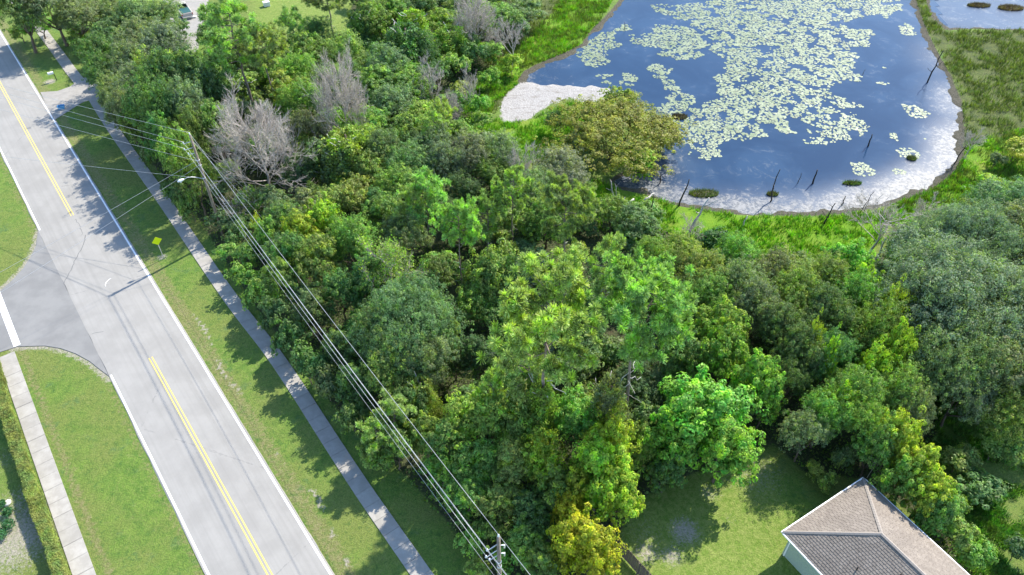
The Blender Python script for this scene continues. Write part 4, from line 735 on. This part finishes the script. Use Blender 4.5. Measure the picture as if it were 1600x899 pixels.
SN = [((1011, 360), (1021, 306), .09, 'charred', 'tall thin dark snag in bright grass left of the silver snag', 1), ((1000, 356), (1001, 338), .07, 'charred', 'short dark stub left of the tall thin snag', 0), ((1061, 322), (1077, 281), .12, 'charred', 'dark snag standing at the waterline behind the silver one', 1),
 ((1070, 372), (1108, 310), .17, 'silver', 'silver leaning snag with one white side branch', 2), ((1031, 286), (1033, 272), .10, 'charred', 'short crooked snag in the shallows near the willow', 2), ((1160, 353), (1168, 338), .10, 'silver', 'small white snag in the grass of the south shore', 2), ((1201, 313), (1219, 265), .10, 'charred', 'dark forked snag rising from a tiny islet', 3),
 ((1247, 286), (1252, 271), .06, 'charred', 'thin dark stake in the pond, left of a thicker one'), ((1270, 286), (1277, 266), .14, 'charred', 'thick dark stake standing in open pond water', 0), ((1316, 319), (1321, 307), .10, 'charred', 'short dark stump in the pale shallows', 0), ((1288, 350), (1305, 318), .10, 'charred', 'dark forked snag on the grassy south shore', 4),
 ((1345, 331), (1366, 300), .06, 'charred', 'thin dark pole leaning right at the south-east shore', 1), ((1350, 330), (1358, 312), .05, 'charred', 'shorter thin stick beside the leaning pole', 0), ((1492, 254), (1510, 226), .09, 'charred', 'dark snag on the right bank of the pond', 2), ((1357, 228), (1363, 211), .13, 'charred', 'lone black stake in the middle of the pond', 0),
 ((1450, 128), (1474, 80), .13, 'charred', 'tall dark snag with side branches off the right bank', 4), ((1349, 116), (1352, 109), .05, 'charred', 'tiny dark stick right of the lily pads', 1), ((978, 45), (976, 36), .08, 'charred', 'black stub at the tip of the left lily patch', 0), ((958, 312), (955, 284), .13, 'deadbark', 'brown trunk leaning on the near side of the willow', 3), ((965, 310), (961, 288), .08, 'deadbark', 'thin second trunk below the willow', 2), ((1360, 425), (1385, 372), .15, 'deadbark', 'dark broken trunk before the bare marsh tree', 2)]
for s_ in SN: snag(*s_)
def log(a, b, r, mat, label, br=2):
    A, B = at(*a, .3), at(*b, .3); rng = np.random.default_rng(int(a[0])); root = thing('fallen_log', label, 'log', (*A, .2)); e = np.array([B[0]-A[0], B[1]-A[1], .35])
    tp = wobble_path((0, 0, 0), e, 6, .06, rng); MB().tube(tp, np.linspace(r, r*.6, 6), 7).build('trunk', M[mat], root, smooth=True)
    for k in range(br):
        i = rng.integers(1, 5); MB().tube(wobble_path(tp[i], tp[i]+rng.normal(0, .8, 3)*np.array([1, 1, .5])+np.array([0, 0, .5]), 4, .05, rng), np.linspace(r*.4, r*.15, 4), 5).build('branch', M[mat], root, smooth=True)
log((514, 306), (552, 296), .2, 'silver', 'pale fallen trunk lying at the foot of the vine curtains'); log((966, 330), (990, 314), .16, 'silver', 'bleached splintered log in bright grass below the willow', 5); log((1006, 313), (1022, 305), .13, 'silver', 'small pale log near the waterline', 3)
log((476, 290), (498, 300), .12, 'silver', 'silvery dead branch beside the fallen trunk', 5); log((1213, 500), (1225, 515), .12, 'silver', 'pale branch in a gap among the dull green oaks', 4); log((975, 590), (1020, 592), .09, 'silver', 'long bleached limb reaching right below the second tall pine', 1)

# ================================================================= utility poles and wires
M['metal'] = simple('galvanised_metal', (.55, .56, .57), .45, .1, 8, .6); M['wire'] = simple('wire', (.45, .46, .47), .4, .1, 3, .3); M['porc'] = simple('porcelain', (.75, .78, .80), .25, .05); M['black'] = simple('black_cable', (.03, .03, .03), .5)
def upole(base, H, side, label):
    root = thing('utility_pole', label, 'utility pole', (*base, 0)); MB().tube([(0, 0, -.5), (0, 0, H*.5), (0, 0, H)], [.17, .145, .115], 12).build('pole', M['pole'], root, smooth=True)
    d = Vector((*(-RN*side), 0)); att = {'top': Vector((base[0], base[1], H+.28))}
    ins = MB(); ins.tube([(0, 0, H), (0, 0, H+.1), (0, 0, H+.28)], [.03, .07, .05], 8).build('insulator', M['porc'], root, smooth=True)
    for nm, z, L in (('a', H-.75, .85), ('b', H-1.45, .95), ('c', H-2.1, .7)):
        e = d*L; MB().tube([(0, 0, z), (e.x*.5, e.y*.5, z+.03), (e.x, e.y, z+.05)], [.04, .035, .03], 6).build('bracket', M['metal'], root, smooth=True)
        MB().tube([(e.x, e.y, z+.03), (e.x, e.y, z+.12), (e.x, e.y, z+.17), (e.x, e.y, z+.26)], [.035, .075, .05, .06], 8).build('insulator', M['porc'], root, smooth=True)
        att[nm] = Vector((base[0]+e.x, base[1]+e.y, z+.27))
    for z in (H-3.0, H-3.6, H-5.2): MB().tube([(0, 0, z-.06), (0, 0, z+.06)], .16, 10).build('band', M['metal'], root, smooth=True)
    att['n'] = Vector((base[0]+d.x*.18, base[1]+d.y*.18, H-3.0)); att['t'] = Vector((base[0]+d.x*.18, base[1]+d.y*.18, H-5.2)); att['m'] = Vector((base[0], base[1], H-3.6))
    return root, att
B1 = at(349, 368); H1 = 13.0; p1, A1 = upole(B1, H1, 1, 'tall wooden utility pole carrying a street lamp, beside the pavement')
B2 = at(779, 840, 13.0); p2, A2 = upole(B2, 13.0, 1, 'wooden utility pole rising out of shrubs at the bottom edge')
# transformer-like fuse on the lower pole
for k, z in enumerate((11.6, 10.6)): MB().tube([(RN[0]*.15, RN[1]*.15, z+.25), (RN[0]*.42, RN[1]*.42, z), (RN[0]*.42, RN[1]*.42, z-.35)], [.03, .05, .06], 7).build('fuse_holder', M['porc'], p2, smooth=True)
# street lamp arm on pole one
ang = Vector((*(-RN), 0)); z = 7.6; e = ang*2.2; lamp = thing('street_lamp', 'grey cobra-head street lamp on a curved arm fixed to the pole', 'street lamp', (*B1, 0))
MB().tube([(0, 0, z)]+[tuple(ang*(2.1*t_)+Vector((0, 0, z+.9*math.sin(t_*PI*.62)))) for t_ in (.15, .35, .55, .75, .95)], [.035]*6, 8).build('arm', M['metal'], lamp, smooth=True)
hd = ang*2.25; hz_ = z+.9*math.sin(PI*.62*.97); MB().tube([tuple(ang*1.95+Vector((0, 0, hz_+.01))), tuple(ang*2.15+Vector((0, 0, hz_))), tuple(ang*2.4+Vector((0, 0, hz_-.02))), tuple(ang*2.65+Vector((0, 0, hz_-.03)))], [.06, .14, .17, .08], 10).build('lamp_head', simple('lamp_housing', (.75, .76, .77), .4, .05), lamp, smooth=True)
MB().tube([tuple(ang*2.35+Vector((0, 0, hz_-.1))), tuple(ang*2.35+Vector((0, 0, hz_-.26)))], [.13, .08], 10).build('lens', simple('lamp_lens', (.6, .62, .62), .1, .02), lamp, smooth=True)
def wire(a, b, sag, r, label, mat='wire', n=14):
    root_pts = []; a = Vector(a); b = Vector(b)
    for i in range(n+1): t_ = i/n; p_ = a.lerp(b, t_); p_.z -= 4*sag*t_*(1-t_); root_pts.append(p_-a)
    o = MB().tube(root_pts, r, 5).build('wire', M[mat], smooth=True); o.location = a; return tag(o, label, 'wire', 'overhead wires')
off = Vector((*(RD), 0))
names = {'top': 'topmost wire between the two poles', 'a': 'upper bracket wire between the two poles', 'b': 'middle bracket wire between the two poles', 'c': 'lowest bracket wire between the two poles', 'n': 'wire tied to the pole just below the brackets', 't': 'low thin cable between the poles'}
for k in ('top', 'a', 'b', 'n', 't'): wire(A1[k], A2[k], {'t': .5}.get(k, .35), {'t': .010}.get(k, .015), names[k])
ext = Vector((*(-RD*62), 0))
for k, nm in (('top', 'uppermost'), ('a', 'second'), ('b', 'third'), ('n', 'fourth'), ('t', 'lowest')):
    q_, z_ = {'top': ((107, 160), 12.6), 'a': ((97, 170), 12.0), 'b': ((87, 176), 11.6), 'n': ((100, 197), 9.8), 't': ((60, 250), 7.6)}[k]; e_ = Vector((*at(*q_, z_), z_)); tgt = A1[k]+(e_-A1[k])*1.9; wire(A1[k], tgt, .15, .013, nm+' of the wires leaving the lamp pole over the driveway')
ext2 = Vector((*(RD*45), 0))
for k, nm in (('top', 'uppermost'), ('a', 'second'), ('b', 'third'), ('n', 'fourth'), ('t', 'lowest')): wire(A2[k], A2[k]+ext2,   .5, .015, nm+' wire running on past the lower pole')
# across the road
for (q, z_, nm) in (((0, 457), 7.0, 'cable crossing the road to the side street'), ((0, 425), 7.6, 'higher cable crossing the road above the first')):
    e_ = at(*q, z_); b_ = A1['m'] if nm[0] == 'c' else A1['n']; dirv = Vector((e_[0], e_[1], z_))-b_; wire(b_, b_+dirv*1.35, .1, .013, nm)
for (q, nm) in (((420, 330), 'left guy wire sloping from the lamp pole into the wood'), ((452, 388), 'right guy wire sloping from the lamp pole into the wood')):
    e_ = at(*q); wire(Vector((*B1, H1-.6)), (e_[0], e_[1], 0), 0, .012, nm)

# ================================================================= yellow sign
bx, by = at(256, 404); sg = thing('road_sign', 'yellow diamond warning sign on a thin post beside the pavement', 'road sign', (bx, by, 0))
MB().box((0, 0, 1.3), (.03, .03, 1.4)).build('post', M['metal'], sg)
t = NT('sign_yellow'); t.base((.80, .88, .01), .6); M['sign'] = t.m
# plate faces the traffic coming from the lower end of the road
fu = Vector((*at(253.2, 375.8, 2.45), 0))-Vector((*at(236.8, 381.6, 2.45), 0)); fu.normalize(); fu.rotate(__import__('mathutils').Matrix.Rotation(math.radians(6), 3, 'Z')); fn = Vector((fu.y, -fu.x, 0)); print('sign dot sun', fn.dot(sd)); c0 = Vector((0, 0, 2.45))+fn*.05; h_ = .54
def diamond(s, off_): return [c0+fn*off_+Vector((0, 0, -s)), c0+fn*off_+fu*s, c0+fn*off_+Vector((0, 0, s)), c0+fn*off_-fu*s]
mb = MB(); mb.add(diamond(h_, 0)+diamond(h_, .012), [(3, 2, 1, 0), (4, 5, 6, 7), (0, 1, 5, 4), (1, 2, 6, 5), (2, 3, 7, 6), (3, 0, 4, 7)]); mb.build('plate', M['sign'], sg)
# ================================================================= mailbox, bin
bx, by = at(88.5, 126); mbx = thing('mailbox', 'white kerbside mailbox on a dark post in the small lawn', 'mailbox', (bx, by, 0), math.atan2(RN[1], RN[0]))
MB().box((0, 0, .5), (.05, .05, .52)).build('post', M['charred'], mbx); MB().box((-.25, 0, 1.04), (.3, .05, .03)).build('arm', M['charred'], mbx)
prof = [(-.15, 0), (.15, 0), (.15, .2)]+[(.15*math.cos(a), .2+.15*math.sin(a)) for a in np.linspace(.3, PI-.3, 6)]+[(-.15, .2)]
mb = MB(); k = len(prof); mb.add([(-.75, y, 1.07+z) for y, z in prof]+[(.0, y, 1.07+z) for y, z in prof], [tuple(range(k-1, -1, -1)), tuple(range(k, 2*k))]+[(i, (i+1) % k, k+(i+1) % k, k+i) for i in range(k)]).build('box', simple('white_enamel', (.82, .82, .80), .35, .05), mbx)
MB().box((-.77, 0, 1.2), (.012, .12, .12)).build('door', simple('mailbox_door', (.6, .6, .6), .4, .05), mbx)
bx, by = at(97, 171); bn = thing('recycling_bin', 'blue open recycling bin by the driveway in tree shade', 'bin', (bx, by, 0), .4); M['blue'] = simple('blue_plastic', (.10, .30, .52), .4, .1)
mb = MB(); o_, i_ = (.42, .32, .55), (.38, .28, .5)
V = [(-.36, -.26, .04), (.36, -.26, .04), (.36, .26, .04), (-.36, .26, .04), (-.45, -.34, .5), (.45, -.34, .5), (.45, .34, .5), (-.45, .34, .5), (-.40, -.29, .5), (.40, -.29, .5), (.40, .29, .5), (-.40, .29, .5), (-.33, -.23, .1), (.33, -.23, .1), (.33, .23, .1), (-.33, .23, .1)]
mb.add(V, [(3, 2, 1, 0)]+[(i, (i+1) % 4, 4+(i+1) % 4, 4+i) for i in range(4)]+[(4+i, 4+(i+1) % 4, 8+(i+1) % 4, 8+i) for i in range(4)]+[(8+i, 8+(i+1) % 4, 12+(i+1) % 4, 12+i) for i in range(4)]+[(12, 13, 14, 15)]).build('tub', M['blue'], bn)
MB().box((-.47, 0, .44), (.03, .14, .03)).build('handle', M['blue'], bn); MB().box((.47, 0, .44), (.03, .14, .03)).build('handle', M['blue'], bn)

# ================================================================= pickup truck
tx, ty = at(286, 14, .9); a = Vector(at(283, 3, 1.2))-Vector(at(297, 22, 1.2)); tk = thing('pickup_truck', 'tan parked pickup truck with dark green bed cover on the driveway', 'pickup truck', (tx, ty, .03), math.atan2(a.y, a.x))
M['tan'] = simple('tan_car_paint', (.50, .45, .41), .3, .04); M['glass'] = simple('dark_glass', (.015, .018, .022), .08, .05); M['green'] = simple('green_vinyl', (.03, .10, .095), .5, .2); M['tyre'] = simple('tyre_rubber', (.03, .03, .03), .8)
L2, W2 = 2.6, .92
mb = MB(); side_p = [(-L2, .45), (-L2, 1.05), (.35, 1.05), (.35, 1.08), (1.5, 1.08), (L2-.1, .95), (L2, .75), (L2, .45)]; k = len(side_p)
mb.add([(x, -W2, z) for x, z in side_p]+[(x, W2, z) for x, z in side_p], [tuple(range(k)), tuple(range(2*k-1, k-1, -1))]+[(i, k+i, k+(i+1) % k, (i+1) % k) for i in range(k)]); bevel(mb.build('body', M['tan'], tk), .05)
cab = MB(); V = [(-.25, -.85, 1.08), (1.45, -.85, 1.08), (1.45, .85, 1.08), (-.25, .85, 1.08), (-.1, -.7, 1.68), (.85, -.7, 1.68), (.85, .7, 1.68), (-.1, .7, 1.68)]
cab.add(V, [(0, 3, 2, 1), (4, 5, 6, 7), (0, 1, 5, 4), (1, 2, 6, 5), (2, 3, 7, 6), (3, 0, 4, 7)]); bevel(cab.build('cab', M['tan'], tk), .06)
def pane(c, i, name):
    vs = [Vector(V[j]) for j in c]; m = sum(vs, Vector())/4; n_ = (vs[1]-vs[0]).cross(vs[2]-vs[1]).normalized(); w_ = [m+(q_-m)*.82 for q_ in vs]; MB().add([q_+n_*.012 for q_ in w_]+[q_-n_*.02 for q_ in w_], [(0, 1, 2, 3), (7, 6, 5, 4)]+[(j, 4+j, 4+(j+1) % 4, (j+1) % 4) for j in range(4)]).build(name, M['glass'], tk)
pane((3, 0, 4, 7), 0, 'rear_window'); pane((1, 2, 6, 5), 0, 'windscreen'); pane((0, 1, 5, 4), 0, 'side_window'); pane((2, 3, 7, 6), 0, 'side_window')
bevel(MB().box((-1.42, 0, 1.07), (1.06, .78, .035)).build('bed_cover', M['green'], tk), .02); MB().box((-L2-.06, 0, .5), (.08, .86, .09)).build('bumper', simple('chrome', (.7, .7, .7), .2, .02, 4, .8), tk); MB().box((-L2-.015, 0, .8), (.02, .8, .2)).build('tailgate', M['tan'], tk)
for sx in (-1.6, 1.7):
    for sy in (-.86, .86):
        wv = MB().tube([(sx, sy-.11, .36), (sx, sy+.11, .36)], .36, 16).build('wheel', M['tyre'], tk); MB().tube([(sx, sy-.125, .36), (sx, sy+.125, .36)], .18, 10).build('rim', M['metal'], wv)
for sy in (-.7, .7):
    MB().box((L2+.0, sy, .74), (.03, .14, .07)).build('headlight', M['porc'], tk); MB().box((-L2-.01, sy*1.18, .85), (.03, .06, .13)).build('tail_light', simple('red_lens', (.5, .02, .02), .3, .05), tk)
bx, by = at(298, 27, .2); kb = thing('parking_block', 'low white block lying across the driveway below the truck', 'block', (bx, by, .03), .25); bevel(MB().box((0, 0, .14), (.85, .22, .11)).build('block', simple('white_concrete', (.78, .77, .74), .7, .08), kb), .03); MB().box((-.6, 0, .02), (.06, .2, .02)).build('foot', M['charred'], kb); MB().box((.6, 0, .02), (.06, .2, .02)).build('foot', M['charred'], kb)
bx, by = at(244, 17); gp = thing('fence_post', 'grey post standing in the lawn left of the pickup truck', 'post', (bx, by, 0)); MB().tube([(0, 0, -.3), (0, 0, 3.0)], .09, 10).build('post', M['metal'], gp); MB().tube([(0, 0, 3.0), (0, 0, 3.08)], [.12, .02], 10).build('cap', M['metal'], gp)
bx, by = at(417, 10); ub = thing('utility_box', 'small white box on the far back lawn left of the fence', 'box', (bx, by, 0), .5); bevel(MB().box((0, 0, .35), (.5, .4, .35)).build('cabinet', simple('white_box', (.75, .75, .74), .5, .05), ub), .03); bevel(MB().box((0, 0, .73), (.55, .45, .03)).build('lid', simple('white_lid', (.7, .7, .7), .5, .05), ub), .01)

# ================================================================= fences
M['plank'] = bark_mat('weathered_plank', (.15, .12, .095)); M['plankd'] = bark_mat('dark_plank', (.09, .075, .06))
def fence(a, b, h, label, mat):
    A_, B_ = Vector((*a, 0)), Vector((*b, 0)); d = B_-A_; L = d.length; d.normalize(); ang = math.atan2(d.y, d.x); root = thing('wooden_fence', label, 'fence', A_, ang); n = int(L/.16)
    me = MB().prism([(-.07, -.011), (.07, -.011), (.07, .011), (-.07, .011)], .05, h-.06).mesh('board', M[mat]); 
    for i in range(n): o = link('board', me, root); o.location = (i*.16+.08, random.uniform(-.004, .004), random.uniform(-.02, .02)); o.rotation_euler = (0, random.uniform(-.008, .008), 0)
    for z_ in (.3, h-.35): MB().box((L/2, -.035, z_), (L/2, .022, .045)).build('rail', M[mat], root)
    for i in range(int(L/2.4)+1): MB().box((i*2.4, -.09, h/2-.1), (.045, .045, h/2+.05)).build('post', M[mat], root)
fence(at(966, 841, 1.85), at(1040, 922, 1.85), 1.85, 'dark wooden board fence along the left side of the back lawn', 'plank')
fence(at(500, 71, .9), at(549, 57, .9), 1.8, 'dark wooden fence at the far lawn beneath the small pine', 'plankd')

# ================================================================= hedge and garden plants
def hedge():
    rng = np.random.default_rng(4); path = resample(smooth_path([at(-14, 560, .6), at(-2, 600, .6), at(20, 675, .6), at(55, 780, .6), at(93, 890, .6), at(110, 940, .6)], 2), .5); n = 52000; i = rng.integers(0, len(path)-1, n); t_ = rng.random(n)[:, None]; p_ = np.array(path); c = p_[i]*(1-t_)+p_[i+1]*t_; d = p_[i+1]-p_[i]; d /= np.linalg.norm(d, axis=1, keepdims=True); nn = np.stack([-d[:, 1], d[:, 0]], 1)
    s = rng.uniform(-1, 1, n); top = rng.random(n) < .5; W = .42*(1+.14*np.sin(i*.37)+.08*np.sin(i*1.3)); Hh = 1.15+.06*np.sin(i*.21)+.05*np.sin(i*.9)
    o_ = np.where(top, s, np.sign(s)); z_ = np.where(top, Hh-.05*np.abs(s)**4, rng.uniform(.05, 1, n)*Hh)
    c3 = np.column_stack([c+nn*(o_*W)[:, None], z_])+rng.normal(0, .045, (n, 3)); nr = np.column_stack([nn*np.where(top, 0, o_)[:, None], np.where(top, 1.0, .25)])+rand_dirs(n, rng)*.5
    root = thing('hedge', 'long clipped olive hedge along the left pavement', 'hedge', (0, 0, 0)); link('foliage', leaf_mesh('foliage', c3, nr, .055, rng, M['hedge']), root, 'stuff', (.20, .235, .055))
    for k in range(4, len(path)-2, 6):
        q = path[k]; mbk = MB(); mbk.tube([(q[0], q[1], -.1), (q[0]+.03, q[1], .5), (q[0], q[1]+.03, .95)], [.04, .03, .015], 5); mbk.build('stem', M['bark'], root, smooth=True)
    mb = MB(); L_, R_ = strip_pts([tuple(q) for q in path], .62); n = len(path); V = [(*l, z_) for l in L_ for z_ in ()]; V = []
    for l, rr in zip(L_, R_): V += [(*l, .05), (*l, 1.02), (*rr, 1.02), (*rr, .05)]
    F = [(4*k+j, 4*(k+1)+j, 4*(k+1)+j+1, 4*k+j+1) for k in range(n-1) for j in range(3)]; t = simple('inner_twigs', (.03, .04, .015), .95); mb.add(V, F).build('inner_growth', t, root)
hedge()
def garden(px, py, r, label, col=(.05, .16, .05)):
    x, y = at(px, py, .3); rng = np.random.default_rng(int(px+py)); root = thing('garden_plant', label, 'plant', (x, y, 0)); n = 420
    c = rand_dirs(n, rng, -.1)*r*rng.uniform(.4, 1, (n, 1))*np.array([1, 1, .9])+np.array([0, 0, r*.6]); link('foliage', leaf_mesh('foliage', c, rand_dirs(n, rng)+np.array([0, 0, .8]), .085, rng, M['leaf'], .4), root, 'stuff', col); MB().tube([(0, 0, -.05), (0, 0, r*.7)], [.03, .015], 5).build('stem', M['bark'], root)
garden(12, 801, .45, 'upper dark green garden plant left of the hedge'); garden(13, 822, .55, 'middle garden plant beside a reddish patch'); garden(2, 837, .5, 'lowest garden plant, cut by the left edge of the photo', (.07, .2, .07)); garden(1, 788, .4, 'topmost small garden plant at the left edge')
garden(1252, 402, .7, 'pale spiky plant on the grassy side of the marsh', (.22, .26, .16)); garden(1180, 652, 1.0, 'pale palmetto among the bright laurels', (.2, .28, .16))
x, y = at(11, 786, .1); rk = bpy.data.objects.new('rock', None); bpy.data.objects.remove(rk)
mb = MB(); rr = np.random.default_rng(3); V = []; ring = 7
for k, (z_, q_) in enumerate(((0, .3), (.12, .33), (.22, .2))): V += [(math.cos(2*PI*j/ring)*q_*rr.uniform(.8, 1.1), math.sin(2*PI*j/ring)*q_*rr.uniform(.8, 1.1), z_) for j in range(ring)]
mb.add(V, [(k*ring+j, k*ring+(j+1) % ring, (k+1)*ring+(j+1) % ring, (k+1)*ring+j) for k in range(2) for j in range(ring)]+[tuple(range(2*ring, 3*ring))]); o = mb.build('rock', simple('pale_stone', (.6, .58, .54), .9, .15), smooth=True); o.location = (x, y, -.02); tag(o, 'pale rock in the sandy garden left of the hedge', 'rock')

# ================================================================= house
HA = Vector((19.98, 28.69)); HU = Vector((.853, .5215)).normalized(); HV = Vector((HU.y, -HU.x)); HW = 8.75; HL = 17.0; EZ = 2.9; RZ = 5.25
hs = thing('house', 'single storey house with grey-brown hipped shingle roof and pale green walls', 'house', (HA.x, HA.y, 0), math.atan2(HU.y, HU.x))
# local: x along HU (0..HW), y negative along HV (0..-HL)
t = NT('stucco'); n_ = t.noise(12, 4); t.bump(n_, .3, .01); t.base(t.mix(n_, (.32, .39, .31), (.38, .44, .36)), .9); M['stucco'] = t.m
ov = .45
walls = [((ov, -HL+ov), (ov+.18, -ov-.18)), ((HW-ov-.18, -HL+ov), (HW-ov, -ov-.18)), ((ov, -ov-.18), (HW-ov, -ov)), ((ov+.18, -HL+ov), (HW-ov-.18, -HL+ov+.18))]
for (x0, y0), (x1, y1) in walls: MB().prism([(x0, y0), (x1, y0), (x1, y1), (x0, y1)], -.2, EZ-.12).build('wall', M['stucco'], hs)
MB().box((HW/2, -HL/2, EZ-.1), (HW/2-.03, HL/2-.03, .02)).build('soffit', simple('white_soffit', (.7, .7, .68), .6, .04), hs)
a1, a2 = (HW/2, -HW/2), (HW/2, -HL+HW/2)
def roofmat(name, c0, c1):
    t = NT(name); o = t.obj(); n = t.noise(3, 5, .7, vec=o); m = t.noise(.5, 4, vec=o); k = t.noise(30, 3, vec=o); ge = t.new('NewGeometry')
    c = t.mix(t.ramp(n, .3, .7), c0, c1); c = t.mix(t.math('MULTIPLY', t.ramp(m, .45, .65), .4), c, tuple(x*.8 for x in c0)); c = t.mix(t.math('MULTIPLY', ge.outputs['Random Per Island'], .35), c, tuple(x*.62 for x in c0)); c = t.mix(1., c, t.mix(k, (.8, .8, .8), (1.2, 1.2, 1.2)), 'MULTIPLY'); t.bump(k, .3, .01); return t.base(c, .92)
M['shingle'] = roofmat('roof_shingles', (.215, .182, .152), (.285, .245, .205))
RF = [[(0, 0), (HW, 0), a1], [(0, -HL), (0, 0), a1, a2], [(HW, 0), (HW, -HL), a2, a1], [(HW, -HL), (0, -HL), a2]]
def rz_(x, y): return EZ+(RZ-EZ)*min(x, HW-x, -y, HL+y)/(HW/2)
for k, f in enumerate(RF):
    mb = MB(); V = [(x, y, rz_(x, y)) for x, y in f]; n = len(f); fc = tuple(range(n)); 
    Vl = [(x, y, z_-.1) for x, y, z_ in V]; 
    nrm = (Vector(V[1])-Vector(V[0])).cross(Vector(V[2])-Vector(V[1])); fl = nrm.z < 0
    mb.add(V+Vl, [fc[::-1] if fl else fc, tuple(n+i for i in (fc if fl else fc[::-1]))]+[(i, (i+1) % n, n+(i+1) % n, n+i) for i in range(n)]); pane_o = mb.build('roof_slope', M['shingle'], hs)
    # shingle tabs laid in courses on this slope
    e0, e1 = Vector((*f[0], EZ)), Vector((*f[1], EZ)); ed = (e1-e0); EL = ed.length; ed.normalize()
    inn = Vector((-ed.y, ed.x, 0)); cen = Vector((sum(p_[0] for p_ in f)/n, sum(p_[1] for p_ in f)/n, EZ)); 
    if inn.dot(cen-e0) < 0: inn = -inn
    sl = (RZ-EZ)/(HW/2); upv = Vector((inn.x, inn.y, sl)).normalized(); nv = ed.cross(upv).normalized()
    if nv.z < 0: nv = -nv
    SLL = (HW/2)*math.hypot(1, sl); rows = int(SLL/.2); tb = MB(); vv = []; ff = []
    for rI in range(rows):
        v0 = rI*.2; run = v0/math.hypot(1, sl); l0 = run; l1 = EL-run; x = l0+random.uniform(0, .28)+.02
        while x+.28 < l1-.14:
            j = random.uniform(-.006, .006); P0 = e0+ed*x+upv*(v0+.0+j)+nv*.004
            q_ = [P0, P0+ed*.275, P0+ed*.275+upv*.19, P0+upv*.19]; lift = [.03, .03, .006, .006]; b_ = len(vv)
            vv += [tuple(q_[m_]+nv*lift[m_]) for m_ in range(4)]+[tuple(q_[0]), tuple(q_[1])]
            ff += [(b_, b_+1, b_+2, b_+3), (b_+4, b_+5, b_+1, b_), (b_+4, b_, b_+3), (b_+1, b_+5, b_+2)]; x += .30
    tb.add(vv, ff).build('shingles', M['shingle'], hs, 'stuff')
M['cap'] = roofmat('ridge_caps', (.30, .26, .225), (.37, .33, .29))
capm = MB().add([(-.16, -.13, -.05), (.16, -.13, -.05), (.17, 0, .02), (-.17, 0, .02), (-.16, .13, -.05), (.16, .13, -.05)], [(0, 1, 2, 3), (3, 2, 5, 4)]).mesh('ridge_cap', M['cap'])
for A_, B_ in (((0, 0, EZ), (*a1, RZ)), ((HW, 0, EZ), (*a1, RZ)), ((*a1, RZ), (*a2, RZ)), ((0, -HL, EZ), (*a2, RZ)), ((HW, -HL, EZ), (*a2, RZ))):
    A_, B_ = Vector(A_), Vector(B_); d = B_-A_; n = int(d.length/.29); yaw = math.atan2(d.y, d.x); pit = -math.asin(d.z/d.length)
    for i in range(n): o = link('ridge_cap', capm, hs); o.location = A_+d*((i+.5)/n)+Vector((0, 0, .075)); o.rotation_euler = (0, pit-.04, yaw)
M['gutter'] = simple('white_gutter', (.80, .80, .80), .35, .03)
for (x0, y0), (x1, y1) in (((0, 0), (HW, 0)), ((0, -HL), (0, 0)), ((HW, 0), (HW, -HL)), ((HW, -HL), (0, -HL))):
    cx, cy = (x0+x1)/2, (y0+y1)/2; hx, hy = abs(x1-x0)/2+.06, abs(y1-y0)/2+.06; ox = -.05 if x0 == x1 == 0 else (.05 if x0 == x1 else 0); oy = .05 if y0 == y1 == 0 else (-.05 if y0 == y1 else 0)
    if x0 == x1: MB().box((cx+ox, cy, EZ-.06), (.055, hy-.12, .06)).build('gutter', M['gutter'], hs)
    else: MB().box((cx, cy+oy, EZ-.058), (hx, .055, .06)).build('gutter', M['gutter'], hs)
MB().box((ov-.05, -.65, 1.35), (.04, .05, 1.35)).build('downpipe', M['gutter'], hs)
for (x, y, hh) in ((1.7, -5.0, .45), (2.2, -7.6, .5), (3.3, -7.0, .35)): MB().tube([(x, y, rz_(x, y)-.1), (x, y, rz_(x, y)+hh)], .045, 8).build('vent_pipe', M['charred'], hs)
MB().box((ov-.02, -4.2, 1.5), (.03, .6, .6)).build('window', M['glass'], hs)

0 and print('tris', sum(sum(len(p_.vertices)-2 for p_ in me_.polygons) if len(me_.polygons) < 2000 else len(me_.polygons)*(len(me_.polygons[0].vertices)-2) for me_ in bpy.data.meshes if me_.users))
